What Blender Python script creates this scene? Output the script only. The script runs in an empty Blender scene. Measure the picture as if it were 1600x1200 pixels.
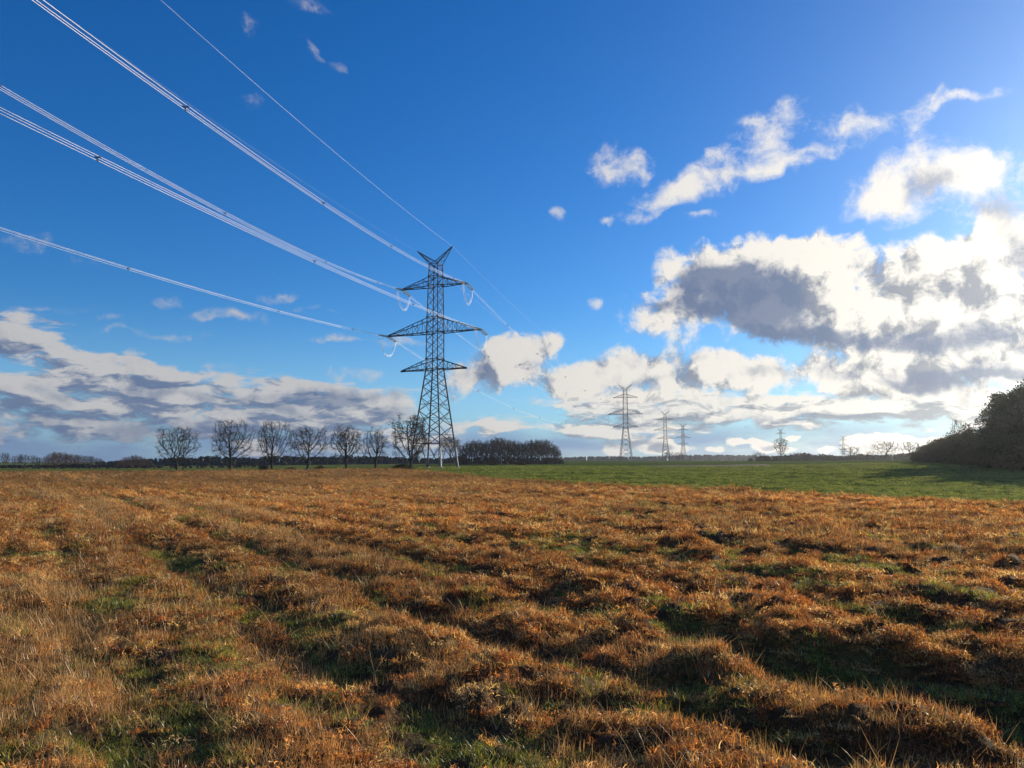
import bpy, math, random
import numpy as np
from mathutils import Vector, Matrix
R = math.radians
SC = bpy.context.scene
# ---------------------------------------------------------------- camera
F = 1208.0                      # focal length in pixels of the 1600 px wide photograph
PITCH = math.atan(122 / F)
EYE = 1.65
cam_d = bpy.data.cameras.new('camera'); cam = bpy.data.objects.new('camera', cam_d)
SC.collection.objects.link(cam); SC.camera = cam
cam.location = (0, 0, EYE); cam.rotation_euler = (R(90) + PITCH, 0, 0)
cam_d.sensor_width = 36; cam_d.lens = 36 * F / 1600; cam_d.clip_start = 0.1; cam_d.clip_end = 9000

def pdir(px, py):
    c, s = math.cos(PITCH), math.sin(PITCH)
    a = (px - 800) / F; b = (600 - py) / F
    return np.array([a, c - b * s, s + b * c])
def at(px, py, Y):              # the point seen at a pixel, Y metres ahead
    v = pdir(px, py); return v * (Y / v[1]) + np.array([0, 0, EYE])
def azel(px, py):
    v = pdir(px, py); v = v / np.linalg.norm(v)
    return math.atan2(v[0], v[1]), math.asin(v[2])

SUN_AZ, SUN_EL = 49.0, 14.0
# ---------------------------------------------------------------- node helper
class N:
    def __init__(s, t): s.t = t; s.x = 0
    def new(s, typ, **kw):
        n = s.t.nodes.new(typ)
        s.x += 1; n.location = ((s.x % 40) * 180, -(s.x // 40) * 260)
        for k, v in kw.items(): setattr(n, k, v)
        return n
    def put(s, sock, v):
        if isinstance(v, bpy.types.NodeSocket): s.t.links.new(v, sock)
        elif v is not None: sock.default_value = v
    def m(s, op, a, b=None, c=None, clamp=False):
        n = s.new('ShaderNodeMath', operation=op, use_clamp=clamp)
        s.put(n.inputs[0], a); s.put(n.inputs[1], b)
        if c is not None: s.put(n.inputs[2], c)
        return n.outputs[0]
    def add(s, a, b): return s.m('ADD', a, b)
    def sub(s, a, b): return s.m('SUBTRACT', a, b)
    def mul(s, a, b): return s.m('MULTIPLY', a, b)
    def vm(s, op, a, b=None, out=0):
        n = s.new('ShaderNodeVectorMath', operation=op)
        s.put(n.inputs[0], a); s.put(n.inputs[1], b)
        return n.outputs[out]
    def comb(s, x, y, z=0.0):
        n = s.new('ShaderNodeCombineXYZ')
        for i, v in enumerate((x, y, z)): s.put(n.inputs[i], v)
        return n.outputs[0]
    def sep(s, v):
        n = s.new('ShaderNodeSeparateXYZ'); s.put(n.inputs[0], v); return n.outputs
    def noise(s, v, scale, detail=4, rough=0.55, color=False, **kw):
        n = s.new('ShaderNodeTexNoise', **kw); s.put(n.inputs['Vector'], v)
        n.inputs['Scale'].default_value = scale; n.inputs['Detail'].default_value = detail
        n.inputs['Roughness'].default_value = rough
        return n.outputs[1 if color else 0]
    def step(s, v, lo, hi, a=0.0, b=1.0, mode='SMOOTHSTEP'):
        n = s.new('ShaderNodeMapRange', interpolation_type=mode, clamp=True) if mode != 'SMOOTHSTEP' else s.new('ShaderNodeMapRange', interpolation_type=mode)
        s.put(n.inputs[0], v); s.put(n.inputs[1], lo); s.put(n.inputs[2], hi); s.put(n.inputs[3], a); s.put(n.inputs[4], b)
        return n.outputs[0]
    def mix(s, f, a, b):
        n = s.new('ShaderNodeMix', data_type='RGBA'); s.put(n.inputs[0], f)
        for i, v in ((6, a), (7, b)):
            if isinstance(v, (tuple, list)): v = (*v[:3], 1)
            s.put(n.inputs[i], v)
        return n.outputs[2]
    def scale_c(s, col, f):
        n = s.new('ShaderNodeVectorMath', operation='SCALE'); s.put(n.inputs[0], col); s.put(n.inputs[3], f)
        return n.outputs[0]

# ---------------------------------------------------------------- world: daylight sky with clouds
W = bpy.data.worlds.new('World'); SC.world = W; W.use_nodes = True
W.node_tree.nodes.clear(); g = N(W.node_tree)
SKY_STRENGTH = 0.079
EXPO = 0.35
tc = g.new('ShaderNodeTexCoord').outputs['Generated']
sky = g.new('ShaderNodeTexSky', sky_type='NISHITA', sun_disc=False)
sky.sun_elevation = R(SUN_EL); sky.sun_rotation = R(SUN_AZ); sky.altitude = 100
sky.air_density = 1.0; sky.dust_density = 0.35; sky.ozone_density = 3.0
hs = g.new('ShaderNodeHueSaturation'); hs.inputs['Saturation'].default_value = 1.32; hs.inputs['Value'].default_value = 1.0
g.put(hs.inputs['Color'], sky.outputs[0])
base = g.vm('MULTIPLY', hs.outputs[0], (0.70, 1.07, 1.47))
dx, dy, dz = g.sep(g.vm('NORMALIZE', tc))[:3]
az = g.m('ARCTAN2', dx, dy); el = g.m('ARCSINE', dz)
P = g.comb(az, el, 0.0)
K = 2.0 ** -EXPO / SKY_STRENGTH
def tint(c, k=1.0): return tuple(x * k * K for x in c)
def n2(v, scale, detail, rough=0.55, color=False):
    return g.noise(v, scale, detail, rough, color, noise_dimensions='2D')
def warp(p, scale, amp, detail=2, sy=1.0):
    q = g.vm('MULTIPLY', p, (1.0, sy, 1.0)) if sy != 1 else p
    c = g.vm('SUBTRACT', n2(q, scale, detail, 0.5, True), (0.5, 0.5, 0.5))
    return g.vm('ADD', p, g.vm('MULTIPLY', c, (amp, amp * 0.8 / max(1, sy ** .5), 0.0)))
GROW = 1.24
def blobs(lst, coord, reg, pad=0.05):
    acc = None; sx, sy, _ = g.sep(coord)[:3]
    for b in lst:
        cx, cy, rx, ry = b[:4]; rot = b[4] if len(b) > 4 else 0; amp = b[5] if len(b) > 5 else 1.0
        a, e = azel(cx, cy)
        k = math.cos(a) / F
        c_, s_ = abs(math.cos(R(rot))), abs(math.sin(R(rot)))
        ex = 1.5 * k * (rx * c_ + ry * s_) + pad; ey = 1.5 * k * (rx * s_ + ry * c_) + pad
        if a + ex < reg[0] or a - ex > reg[1] or e + ey < reg[2] or e - ey > reg[3]: continue
        mp = g.new('ShaderNodeMapping', vector_type='TEXTURE')
        g.put(mp.inputs[0], g.comb(sx, sy, acc if acc is not None else 0.0))
        mp.inputs[1].default_value = (a, e, 0); mp.inputs[2].default_value = (0, 0, R(rot)); mp.inputs[3].default_value = (rx * k * GROW, ry * k * GROW, 1e6)
        d = g.vm('LENGTH', mp.outputs[0], None, 1)
        v = g.step(d, 1.25, 0.0, 0.0, amp)
        acc = v if acc is None else g.m('ADD', acc, v)
    return acc
HIGH = [(950, 262, 48, 34), (998, 262, 18, 22, 0, .8), (1035, 308, 72, 22, 18), (1120, 276, 95, 26, 20), (1215, 262, 95, 17, 6), (1222, 200, 58, 36),
        (1343, 202, 55, 24), (1440, 186, 26, 38, -35, .9), (1508, 158, 44, 11, 0), (1430, 272, 112, 38, 5, 1.35), (1395, 318, 66, 28, -8, 1.1), (1530, 264, 95, 28, 4, 1.3), (1568, 318, 70, 55, 0, 1.2), (1590, 362, 55, 34, 0, 1.1),
        (500, 88, 34, 10, -25, .75), (385, 25, 20, 14, 0, .45), (30, 385, 50, 16, 0, .55), (105, 415, 40, 10, 0, .45), (350, 497, 60, 10, 0, .8), (452, 460, 36, 11, 0, .75), (120, 490, 90, 9, 0, .55), (410, 470, 30, 8, 0, .5), (560, 590, 60, 10, 0, .6),
        (545, 536, 60, 9, 0, .8), (435, 505, 22, 18, 0, .55), (265, 467, 20, 8, 0, .6), (925, 468, 15, 15, 0, .9), (860, 338, 12, 13, 0, .9), (942, 351, 20, 8, 0, .9), (1052, 391, 16, 12, 0, 1.0),
        (480, 8, 40, 12, 0, .4), (1185, 185, 30, 12, 30, .6), (1130, 240, 26, 12, 20, .7), (885, 300, 26, 7, 0, .5), (1000, 345, 30, 8, 10, .5), (1090, 345, 40, 8, 10, .45), (470, 487, 60, 8, 0, .6), (250, 520, 90, 8, 0, .6), (620, 545, 40, 8, 0, .5), (390, 150, 26, 14, 0, .35)]
BODY = [(1210, 385, 105, 26), (1300, 405, 110, 40), (1150, 440, 90, 60), (1215, 480, 110, 60, -10), (1420, 455, 150, 62), (1540, 470, 120, 110), (1050, 500, 72, 46), (1350, 520, 150, 45),
        (1480, 570, 170, 50), (1590, 380, 50, 45), (1100, 420, 60, 35), (1500, 400, 60, 28), (800, 553, 62, 30, 20), (762, 583, 80, 36, 15), (845, 540, 30, 18, 0, .9), (870, 592, 70, 26), (950, 575, 70, 26),
        (1060, 595, 130, 34), (1180, 590, 60, 30), (1330, 590, 120, 30)]
LOW = [(895, 625, 80, 24), (1010, 630, 160, 20), (1200, 632, 180, 18), (1400, 632, 190, 22), (1540, 610, 120, 24), (1130, 657, 340, 16, 0, 1.3), (880, 668, 170, 12), (1450, 655, 220, 20, 0, 1.1), (1570, 672, 60, 16),
       (10, 515, 90, 20), (40, 540, 120, 26), (140, 565, 90, 18), (20, 600, 150, 30), (250, 575, 70, 10, 0, .8), (200, 598, 140, 22), (330, 605, 150, 28), (120, 640, 260, 30), (400, 640, 200, 26), (560, 622, 100, 24), (500, 596, 70, 12, 0, .8),
       (540, 655, 150, 22), (250, 680, 420, 26), (650, 690, 150, 10, 0, .8), (470, 600, 60, 12), (730, 668, 80, 7, 0, .7), (960, 690, 90, 12, 0, .7)]
PUFF = [(962, 704, 26, 11), (1035, 690, 22, 15), (1045, 703, 44, 9), (1022, 699, 26, 8), (1150, 690, 20, 9), (1195, 698, 20, 9), (1215, 702, 34, 7), (1118, 702, 16, 6), (1180, 688, 12, 6), (1345, 690, 34, 16), (1370, 702, 44, 10), (1290, 702, 16, 7), (1420, 698, 30, 14), (1470, 695, 40, 14), (1238, 686, 14, 5), (1395, 684, 26, 9)]
DARK = [(1165, 452, 104, 52, -6, 1.45), (1215, 500, 88, 46, -25, 1.3), (1235, 540, 60, 18, 0, .8), (1120, 428, 60, 20, 0, .7), (1390, 528, 130, 17, 0, 1.0), (1510, 536, 120, 17, 0, 1.0), (1440, 586, 165, 16, 0, 1.05), (1560, 590, 80, 12, 0, .8), (1570, 320, 60, 32, 0, .9),
        (1455, 290, 46, 16, 15, .75), (1590, 400, 30, 40, 0, .7), (1050, 478, 34, 15, 0, .7), (1085, 575, 60, 12, 0, .6), (740, 585, 55, 30, 30, .42), (1010, 600, 70, 12, 0, .55), (1180, 652, 120, 7, 0, .7), (1330, 653, 120, 6, 0, .7), (1020, 642, 60, 6, 0, .5),
        (30, 545, 70, 10, 0, .5), (20, 610, 90, 14, 0, .6), (210, 610, 120, 14, 0, .75), (100, 640, 160, 16, 0, .7), (380, 625, 130, 14, 0, .7), (540, 622, 90, 14, 0, .9), (470, 650, 150, 12, 0, .7), (620, 652, 50, 10, 0, .5), (200, 672, 300, 16, 0, .7), (330, 694, 300, 12, 0, .6),
        (1400, 600, 60, 10, 0, .5), (1180, 590, 40, 10, 0, .5)]

# closeness to the sun: forward scattering makes the clouds there brighter
se, sa = R(SUN_EL), R(SUN_AZ)
sdot = g.vm('DOT_PRODUCT', g.comb(dx, dy, dz), (math.sin(sa) * math.cos(se), math.cos(sa) * math.cos(se), math.sin(se)), 1)
near = g.step(sdot, 0.45, 0.97, 0.0, 1.0, 'LINEAR')
bright = g.mix(near, tint((0.56, 0.545, 0.54)), tint((1.05, 0.985, 0.87)))
shadow = g.mix(near, tint((0.15, 0.195, 0.31)), tint((0.31, 0.33, 0.37)))
deep = g.mix(near, tint((0.09, 0.14, 0.27)), tint((0.125, 0.18, 0.31)))
clear = g.mix(g.mul(g.step(el, 0.20, 0.0), 0.45), base, tint((0.33, 0.60, 0.92)))
def shade(c):                                        # glow of the sunlit air round the sun (it stands just outside the frame)
    c = g.vm('ADD', c, g.scale_c(glow, glow_k))
    n = g.new('ShaderNodeBackground'); n.inputs[1].default_value = SKY_STRENGTH; g.put(n.inputs[0], c); return n.outputs[0]
gl = g.new('ShaderNodeRGB'); gl.outputs[0].default_value = (1.0, 0.97, 0.90, 1); glow = gl.outputs[0]
glow_k = g.mul(g.m('POWER', g.m('MAXIMUM', sdot, 0.0), 14.0), 0.13 * K)
def relief_mix(relief, thick, dk, kd):
    t = g.m('ADD', g.add(thick, 0.13), g.mul(relief, -1.0), clamp=True)
    return g.mix(g.mul(dk, kd), g.mix(t, bright, shadow), deep)
def field(reg):                                      # the clouds of one part of the sky: az0, az1, el0, el1
    c = clear
    Pw = warp(warp(P, 8, 0.060, 2), 34, 0.026, 4)
    Pn = warp(P, 22, 0.022, 2)
    nA = n2(Pn, 19, 9, 0.64)
    fD = blobs(DARK, Pw, reg)
    dark = g.step(g.m('MULTIPLY_ADD', g.sub(nA, 0.5), -2.4, fD), 0.05, 1.15) if fD else None
    if reg[2] < 0.19:                                # low strata, seen edge on
        Pl = warp(warp(P, 6, 0.09, 2, 3.0), 24, 0.035, 4, 2.5)
        Pq = g.vm('MULTIPLY', warp(P, 14, 0.035, 2, 3.0), (1.0, 3.4, 1.0))
        nL = n2(Pq, 15, 9, 0.64); nL2 = n2(g.vm('ADD', Pq, (0.016, 0.034, 0)), 15, 6, 0.62)
        fL = blobs(LOW, Pl, reg)
        bank = g.mul(g.step(el, R(3.4), R(1.2)), g.step(n2(g.vm('MULTIPLY', P, (1, 4, 1)), 5, 4), 0.25, .6))
        c = g.mix(g.mul(bank, 0.8), c, g.mix(near, tint((0.15, 0.23, 0.45)), tint((0.11, 0.24, 0.52))))
        fP = blobs(PUFF, warp(P, 70, 0.010, 3), reg)
        if fP is not None:
            c = g.mix(g.step(fP, 0.30, 0.62), c, g.mix(g.step(fP, 1.0, 1.8), bright, shadow))
        if fL is not None:
            dL = g.step(g.m('MULTIPLY_ADD', g.mul(g.sub(nL, 0.5), 3.9), g.step(fL, 0, .3, 0, 1, 'LINEAR'), fL), 0.18, 1.15)
            thickL = g.step(g.add(g.mul(fL, .55), g.mul(g.sub(nL, .5), 2.4)), 0.15, 1.5)
            relL = g.mul(g.sub(nL, nL2), 6.5)
            fL2 = blobs(LOW, g.vm('ADD', Pl, (0.004, 0.016, 0)), reg); baseL = g.mul(g.sub(fL2, fL), 1.3)
            thickL = g.add(g.mul(thickL, .8), baseL)
            th = g.mul(thickL, 0.95) if reg[1] <= 0 else g.mul(thickL, g.step(near, 0.25, .9, 0.85, 0.78, 'LINEAR'))
            c = g.mix(g.mul(dL, 0.94), c, relief_mix(relL, th, dark, 0.62) if dark else g.mix(th, bright, shadow))
    fH = blobs(HIGH, Pw, reg)
    if fH is not None:
        nH = g.add(g.mul(nA, .72), g.mul(n2(g.vm('MULTIPLY', Pw, (.8, 1.6, 1)), 60, 6, .66), .28)); dH = g.step(g.m('MULTIPLY_ADD', g.mul(g.sub(nH, 0.5), 3.6), g.step(fH, 0, .3, 0, 1, 'LINEAR'), fH), 0.12, 1.6)
        c = g.mix(g.mul(dH, 0.92), c, g.mix(g.mul(dark, .7), bright, deep) if dark else bright)
    fB = blobs(BODY, Pw, reg)
    if fB is not None:
        nA2 = n2(g.vm('ADD', Pn, (0.017, 0.015, 0.0)), 19, 6, 0.60)
        dB = g.step(g.m('MULTIPLY_ADD', g.mul(g.sub(nA, 0.5), 2.6), g.step(fB, 0, .3, 0, 1, 'LINEAR'), fB), 0.16, 0.85)
        th = g.mul(g.step(g.add(fB, g.mul(g.sub(nA, .5), 2.6)), 0.6, 2.4), 0.42)
        fB2 = blobs(BODY, g.vm('ADD', Pw, (0.012, 0.034, 0)), reg); th = g.m('ADD', th, g.mul(g.sub(fB2, fB), 0.55))
        c = g.mix(g.mul(dB, 0.97), c, relief_mix(g.mul(g.sub(nA, nA2), 6.0), th, dark, 0.9))
    return shade(c)
def other():                                         # the rest of the sky
    w = g.m('ADD', g.m('ABSOLUTE', dz), .10)
    nF = n2(g.comb(g.m('DIVIDE', dx, w), g.m('DIVIDE', dy, w)), 0.8, 5)
    side = g.step(g.m('ABSOLUTE', az), 0.70, 0.95)
    c = g.mix(g.mul(g.mul(g.step(nF, 0.48, 0.68), side), 0.9), clear, g.mix(g.step(nF, .6, .8), bright, shadow))
    return shade(c)
def mixs(f, a, b):
    n = g.new('ShaderNodeMixShader'); g.put(n.inputs[0], f); g.t.links.new(a, n.inputs[1]); g.t.links.new(b, n.inputs[2]); return n.outputs[0]
E_MID = 0.20
left = field((-0.72, 0.0, -0.02, 0.62))
rlow = field((0.0, 0.72, -0.02, E_MID)); rhigh = field((0.0, 0.72, E_MID, 0.62))
right = mixs(g.m('GREATER_THAN', el, E_MID), rlow, rhigh)
front = mixs(g.m('GREATER_THAN', az, 0.0), left, right)
inside = g.mul(g.mul(g.m('LESS_THAN', g.m('ABSOLUTE', az), 0.72), g.m('LESS_THAN', el, 0.62)), g.m('GREATER_THAN', el, -0.02))
out = mixs(inside, other(), front)
wo = g.new('ShaderNodeOutputWorld'); g.t.links.new(out, wo.inputs[0])
W.cycles.sampling_method = 'MANUAL'; W.cycles.sample_map_resolution = 512
sun_d = bpy.data.lights.new('sun', 'SUN'); sun_d.energy = 5.0; sun_d.angle = R(0.53); sun_d.color = (1.0, 0.86, 0.66)
sun = bpy.data.objects.new('sun', sun_d); SC.collection.objects.link(sun)
sun.rotation_euler = Vector((math.sin(sa) * math.cos(se), math.cos(sa) * math.cos(se), math.sin(se))).to_track_quat('Z', 'Y').to_euler()
sun.location = (60, 40, 40)
VS = SC.view_settings; VS.view_transform = 'Standard'; VS.look = 'None'; VS.exposure = EXPO; VS.gamma = 1.0; VS.use_curve_mapping = False
SC.cycles.use_denoising = True
SC.cycles.max_bounces = 6; SC.cycles.diffuse_bounces = 3; SC.cycles.glossy_bounces = 2; SC.cycles.transmission_bounces = 3; SC.cycles.transparent_max_bounces = 6; SC.cycles.volume_bounces = 0
# ================================================================ helpers for objects
def prop(o, label=None, cat=None, group=None, kind=None):
    if label: o['label'] = label
    if cat: o['category'] = cat
    if group: o['group'] = group
    if kind: o['kind'] = kind
    return o
def link(name, data, parent=None, loc=None):
    o = bpy.data.objects.new(name, data); SC.collection.objects.link(o)
    if parent: o.parent = parent
    if loc is not None: o.location = loc
    return o
def mesh(name, verts, faces, mat=None, smooth=False):
    """verts (n,3) array; faces: one (m,3) or (m,4) array or a list of such arrays"""
    me = bpy.data.meshes.new(name)
    verts = np.asarray(verts, np.float32)
    if not isinstance(faces, list): faces = [faces]
    faces = [np.asarray(f, np.int32) for f in faces if len(f)]
    me.vertices.add(len(verts)); me.vertices.foreach_set('co', verts.ravel())
    tot = np.concatenate([np.full(len(f), f.shape[1], np.int32) for f in faces])
    me.loops.add(int(tot.sum())); me.loops.foreach_set('vertex_index', np.concatenate([f.ravel() for f in faces]))
    me.polygons.add(len(tot)); me.polygons.foreach_set('loop_start', np.concatenate([[0], np.cumsum(tot)[:-1]]).astype(np.int32))
    if smooth: me.polygons.foreach_set('use_smooth', np.ones(len(tot), bool))
    me.update(calc_edges=True)
    if mat: me.materials.append(mat)
    return me
def material(name):
    m = bpy.data.materials.new(name); m.use_nodes = True; m.node_tree.nodes.clear(); return m, N(m.node_tree)
def finish(m, k, color, rough=0.9, metallic=0.0, spec=0.2, bump=None, bump_d=0.02, trans=0.0, trans_col=None):
    if trans:
        d = k.new('ShaderNodeBsdfDiffuse'); k.put(d.inputs[0], color)
        t = k.new('ShaderNodeBsdfTranslucent'); k.put(t.inputs[0], trans_col if trans_col is not None else color)
        x = k.new('ShaderNodeMixShader'); x.inputs[0].default_value = trans
        k.t.links.new(d.outputs[0], x.inputs[1]); k.t.links.new(t.outputs[0], x.inputs[2])
        gl = k.new('ShaderNodeBsdfGlossy'); gl.inputs['Roughness'].default_value = rough; gl.inputs[0].default_value = (1, 1, 1, 1)
        x2 = k.new('ShaderNodeMixShader'); x2.inputs[0].default_value = spec
        k.t.links.new(x.outputs[0], x2.inputs[1]); k.t.links.new(gl.outputs[0], x2.inputs[2]); out = x2.outputs[0]
    else:
        b = k.new('ShaderNodeBsdfPrincipled'); k.put(b.inputs['Base Color'], color); k.put(b.inputs['Roughness'], rough)
        b.inputs['Metallic'].default_value = metallic; b.inputs['Specular IOR Level'].default_value = spec
        if bump is not None:
            n = k.new('ShaderNodeBump'); n.inputs['Strength'].default_value = 1.0; n.inputs['Distance'].default_value = bump_d
            k.put(n.inputs['Height'], bump); k.t.links.new(n.outputs[0], b.inputs['Normal'])
        out = b.outputs[0]
    o = k.new('ShaderNodeOutputMaterial'); k.t.links.new(out, o.inputs[0]); return m
# ---------------------------------------------------------------- numpy noise
_rs = np.random.RandomState(7); _perm = _rs.permutation(4096); _val = _rs.rand(4096).astype(np.float64)
def vnoise(x, y, seed=0):
    xi = np.floor(x).astype(np.int64); yi = np.floor(y).astype(np.int64); fx = x - xi; fy = y - yi
    fx = fx * fx * fx * (fx * (fx * 6 - 15) + 10); fy = fy * fy * fy * (fy * (fy * 6 - 15) + 10)
    def h(a, b): return _val[_perm[(_perm[(a + seed * 131) & 4095] + b * 7) & 4095]]
    return (h(xi, yi) * (1 - fx) + h(xi + 1, yi) * fx) * (1 - fy) + (h(xi, yi + 1) * (1 - fx) + h(xi + 1, yi + 1) * fx) * fy
def fbm(x, y, oct=4, seed=0, rough=0.5):
    s = 0; a = 1.0; t = 0
    for i in range(oct):
        s = s + a * vnoise(x * 2 ** i + 17.3 * i, y * 2 ** i - 9.1 * i, seed + i); t += a; a *= rough
    return s / t
def sstep(v, a, b):
    t = np.clip((v - a) / (b - a), 0, 1); return t * t * (3 - 2 * t)
# ---------------------------------------------------------------- lie of the land
CTRL = [(1600, 738, 110), (1450, 730, 150), (1430, 715, 260), (1300, 724, 260), (1530, 724, 190), (1650, 728, 190), (1200, 729, 250), (1000, 729, 250), (900, 727, 300), (1100, 732.5, 180), (1100, 726.5, 300),
        (1000, 721.5, 600), (1200, 722, 500), (800, 724, 400), (1300, 720, 500), (1430, 717, 500), (1600, 718, 400), (678, 731, 196), (760, 729.5, 196), (900, 729, 200), (560, 734, 160),
        (0, 739.5, 130), (300, 739, 145), (500, 736.5, 150), (276, 737, 205), (400, 736.5, 205), (500, 735.5, 205), (0, 739, 205), (-200, 740, 205), (0, 733, 400), (300, 733, 400), (500, 730, 400), (650, 727, 400),
        (0, 728, 700), (300, 728, 700), (600, 725, 700), (900, 720, 900), (1200, 720, 900), (1500, 718, 900), (0, 724, 1300), (500, 723, 1300), (900, 719.5, 1300), (1300, 719.5, 1300), (1600, 719, 1300),
        (0, 722, 2500), (800, 720, 2500), (1600, 720, 2500), (1800, 728, 190), (2000, 735, 130)]
_cx = []; _cz = []
for px, py, D in CTRL:
    p = at(px, py, D); r = math.hypot(p[0], p[1]); _cx.append((math.atan2(p[0], p[1]), math.log(r))); _cz.append(p[2])
for rr in (3, 6, 12, 20, 30, 42, 56):
    for a in (-1.2, -.7, -.45, -.25, -.05, .15, .35, .55, .8, 1.2): _cx.append((a, math.log(rr))); _cz.append(0.0)
_cx = np.array(_cx); _cz = np.array(_cz)
def land(x, y):
    x = np.asarray(x, float); y = np.asarray(y, float); sh = x.shape; x = x.ravel(); y = y.ravel()
    r = np.hypot(x, y) + 1e-6; a = np.arctan2(x, y); L = np.log(np.maximum(r, 2.5)); num = np.zeros_like(x); den = np.zeros_like(x) + 1e-9
    for (ca, cl), z in zip(_cx, _cz):
        w = np.exp(-(((a - ca) / 0.10) ** 2 + ((L - cl) / 0.22) ** 2) * 0.5) + 1e-5 / (((a - ca) / .3) ** 2 + ((L - cl) / .5) ** 2 + .02) ** 2
        num += w * z; den += w
    z = num / den * sstep(r, 20, 70)
    return z.reshape(sh)
def gz(x, y): return float(land(np.array([x]), np.array([y]))[0])
# edge between the weedy brown field and what lies behind it: brown where y < edge(x)
EX = [-420, -300, -140, -60, -34, -20, -9, 0, 8.3, 14.7, 18, 24, 40, 90]; EY = [150, 158, 152, 150, 149, 140, 98, 62, 44.5, 31.5, 24.5, 12, -20, -120]
def edge_y(x): return np.interp(x, EX, EY)
ROW = R(-32.5)                                           # the old plough rows run this way
RU = np.array([math.sin(ROW), math.cos(ROW)]); RV = np.array([math.cos(ROW), -math.sin(ROW)])
HOLES = [(430, 1030, .7, .35, .22), (500, 1060, .5, .3, .15), (1090, 1000, .55, .35, .2), (1040, 985, .5, .35, .16), (1330, 1075, .7, .35, .3), (1200, 1055, .6, .3, .25), (1480, 1120, .9, .4, .34), (1580, 1150, .7, .45, .3),
         (860, 960, .9, .3, .15), (60, 980, .9, .5, .18), (30, 1080, .6, .4, .15), (700, 1130, .5, .25, .15), (640, 1180, .5, .25, .12), (860, 1120, .5, .2, .15), (1380, 985, .8, .4, .18), (1500, 1000, .7, .4, .15), (280, 905, 1.5, .3, .15), (620, 880, 1.6, .3, .15),
         (950, 870, 1.4, .4, .15), (1150, 905, 1.2, .4, .15), (1340, 900, 1.3, .4, .18), (130, 1000, .8, .3, .15), (220, 1075, .5, .25, .15), (450, 1120, .4, .25, .1), (760, 1010, .8, .25, .15), (1000, 930, 1.0, .3, .14)]
def bumps(x, y):
    """hummocks of matted weeds; returns height and a 0..1 'hummock' measure"""
    u = x * RU[0] + y * RU[1]; v = x * RV[0] + y * RV[1]
    wv = v + 0.6 * (fbm(u / 12, v / 8, 2, 3) - .5) + 0.26 * (fbm(u / 1.2, v / 1.2, 2, 5) - .5)
    row = (0.5 + 0.5 * np.cos(wv * 2 * math.pi / 1.5)) ** .6 * (0.75 + .5 * vnoise(u * .0, np.floor(wv / 1.5 + .5) * 1.7, 8))
    track = np.exp(-((wv - 3.6 * np.round(wv / 3.6)) / .26) ** 2) * sstep(fbm(u / 5, np.round(wv / 3.6) * 3.3, 2, 95), .30, .55)
    n1 = fbm(u / 0.70, v / 0.44, 3, 11, .5); n2_ = fbm(u / 0.20, v / 0.16, 3, 21, .55); n3 = fbm(u / 6, v / 3, 2, 31)
    left = sstep(-x / (y + 3), -0.2, 0.35)
    lft2 = left * sstep(np.hypot(x, y), 6, 16); k = (0.34 + 0.26 * left + .15 * lft2) * row + (0.72 - .34 * left - .12 * lft2) * sstep(n1, 0.28, 0.74) + 0.95 * (n2_ - .5) + 0.35 * (n3 - .5) + .06 - (.34 + .62 * left) * track
    k = np.clip(k / 1.25, 0, 1.2)
    h = (0.275 - .09 * left) * k
    for px, py, a, b, d in HOLES:
        c = at(px, py, 10); s = -EYE / (c[2] - EYE); cx, cy = c[0] * s, c[1] * s
        cu = cx * RU[0] + cy * RU[1]; cv = cx * RV[0] + cy * RV[1]
        w = np.exp(-(((u - cu) / a) ** 2 + ((v - cv) / b) ** 2)); h = h - .60 * d * w * (0.4 + k); k = k * (1 - .9 * w)
    return h, np.clip(k, 0, 1)
def ground_z(x, y):
    z = land(x, y); r = np.hypot(x, y); h, k = bumps(x, y)
    ey = edge_y(x); inside = sstep(ey - y, -0.3, 1.5)
    berm = np.exp(-((y - ey - 0.3) / 1.1) ** 2) * (0.15 + 0.5 * fbm(x / 1.6, y / 2.6, 3, 41)) * (x > -40)
    soft = 0.05 * (fbm(x / 4, y / 4, 3, 51) - .5)
    amp = 1 - 0.25 * sstep(r, 20, 60) + 0.8 * sstep(r, 45, 120)
    return z + inside * h * amp + berm * 0.6 + (1 - inside) * soft, k, inside
# ---------------------------------------------------------------- the land as one polar sheet, split by use
az_f = np.arange(-64, 64.01, 0.28)
AZ = np.radians(np.concatenate([np.arange(-180, -64, 4.0), az_f, np.arange(68, 180, 4.0)]))
RR = [1.2]
while RR[-1] < 4200: RR.append(RR[-1] * (1.0105 if RR[-1] < 180 else 1.03))
RR = np.array(RR)
A2, R2 = np.meshgrid(AZ, RR); X = R2 * np.sin(A2); Y = R2 * np.cos(A2)
Z, HK, INS = ground_z(X, Y)
nr, na = X.shape
V = np.stack([X, Y, Z], -1).reshape(-1, 3)
idx = np.arange(nr * na).reshape(nr, na)
q = np.stack([idx[:-1], np.roll(idx, -1, 1)[:-1], np.roll(idx, -1, 1)[1:], idx[1:]], -1).reshape(-1, 4)
fc = V[q].mean(1); fx, fy = fc[:, 0], fc[:, 1]; fr = np.hypot(fx, fy); fb = fx / np.maximum(fy, 1e-3)
brown = fy < edge_y(fx)
bpx = 800 + F * fb
beyond = (~brown) & (fy > 0)
green_edge = np.interp(fy, [0, 150, 200, 260, 420, 5000], [-0.14, -0.14, -0.135, -0.11, -0.11, -0.11])
soil = beyond & (fy > 200) & (fy < 300) & (bpx > 1010) & (bpx < 1200) & (fy > 268 - 66 * np.minimum(1, (bpx - 1000) / 120)) & (fy < 280 + 20 * np.minimum(1, (bpx - 1000) / 90))
meadow = beyond & (fb < green_edge)
green = ~(brown | soil | meadow)
far_m = green & (fr > 2600)
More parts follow.
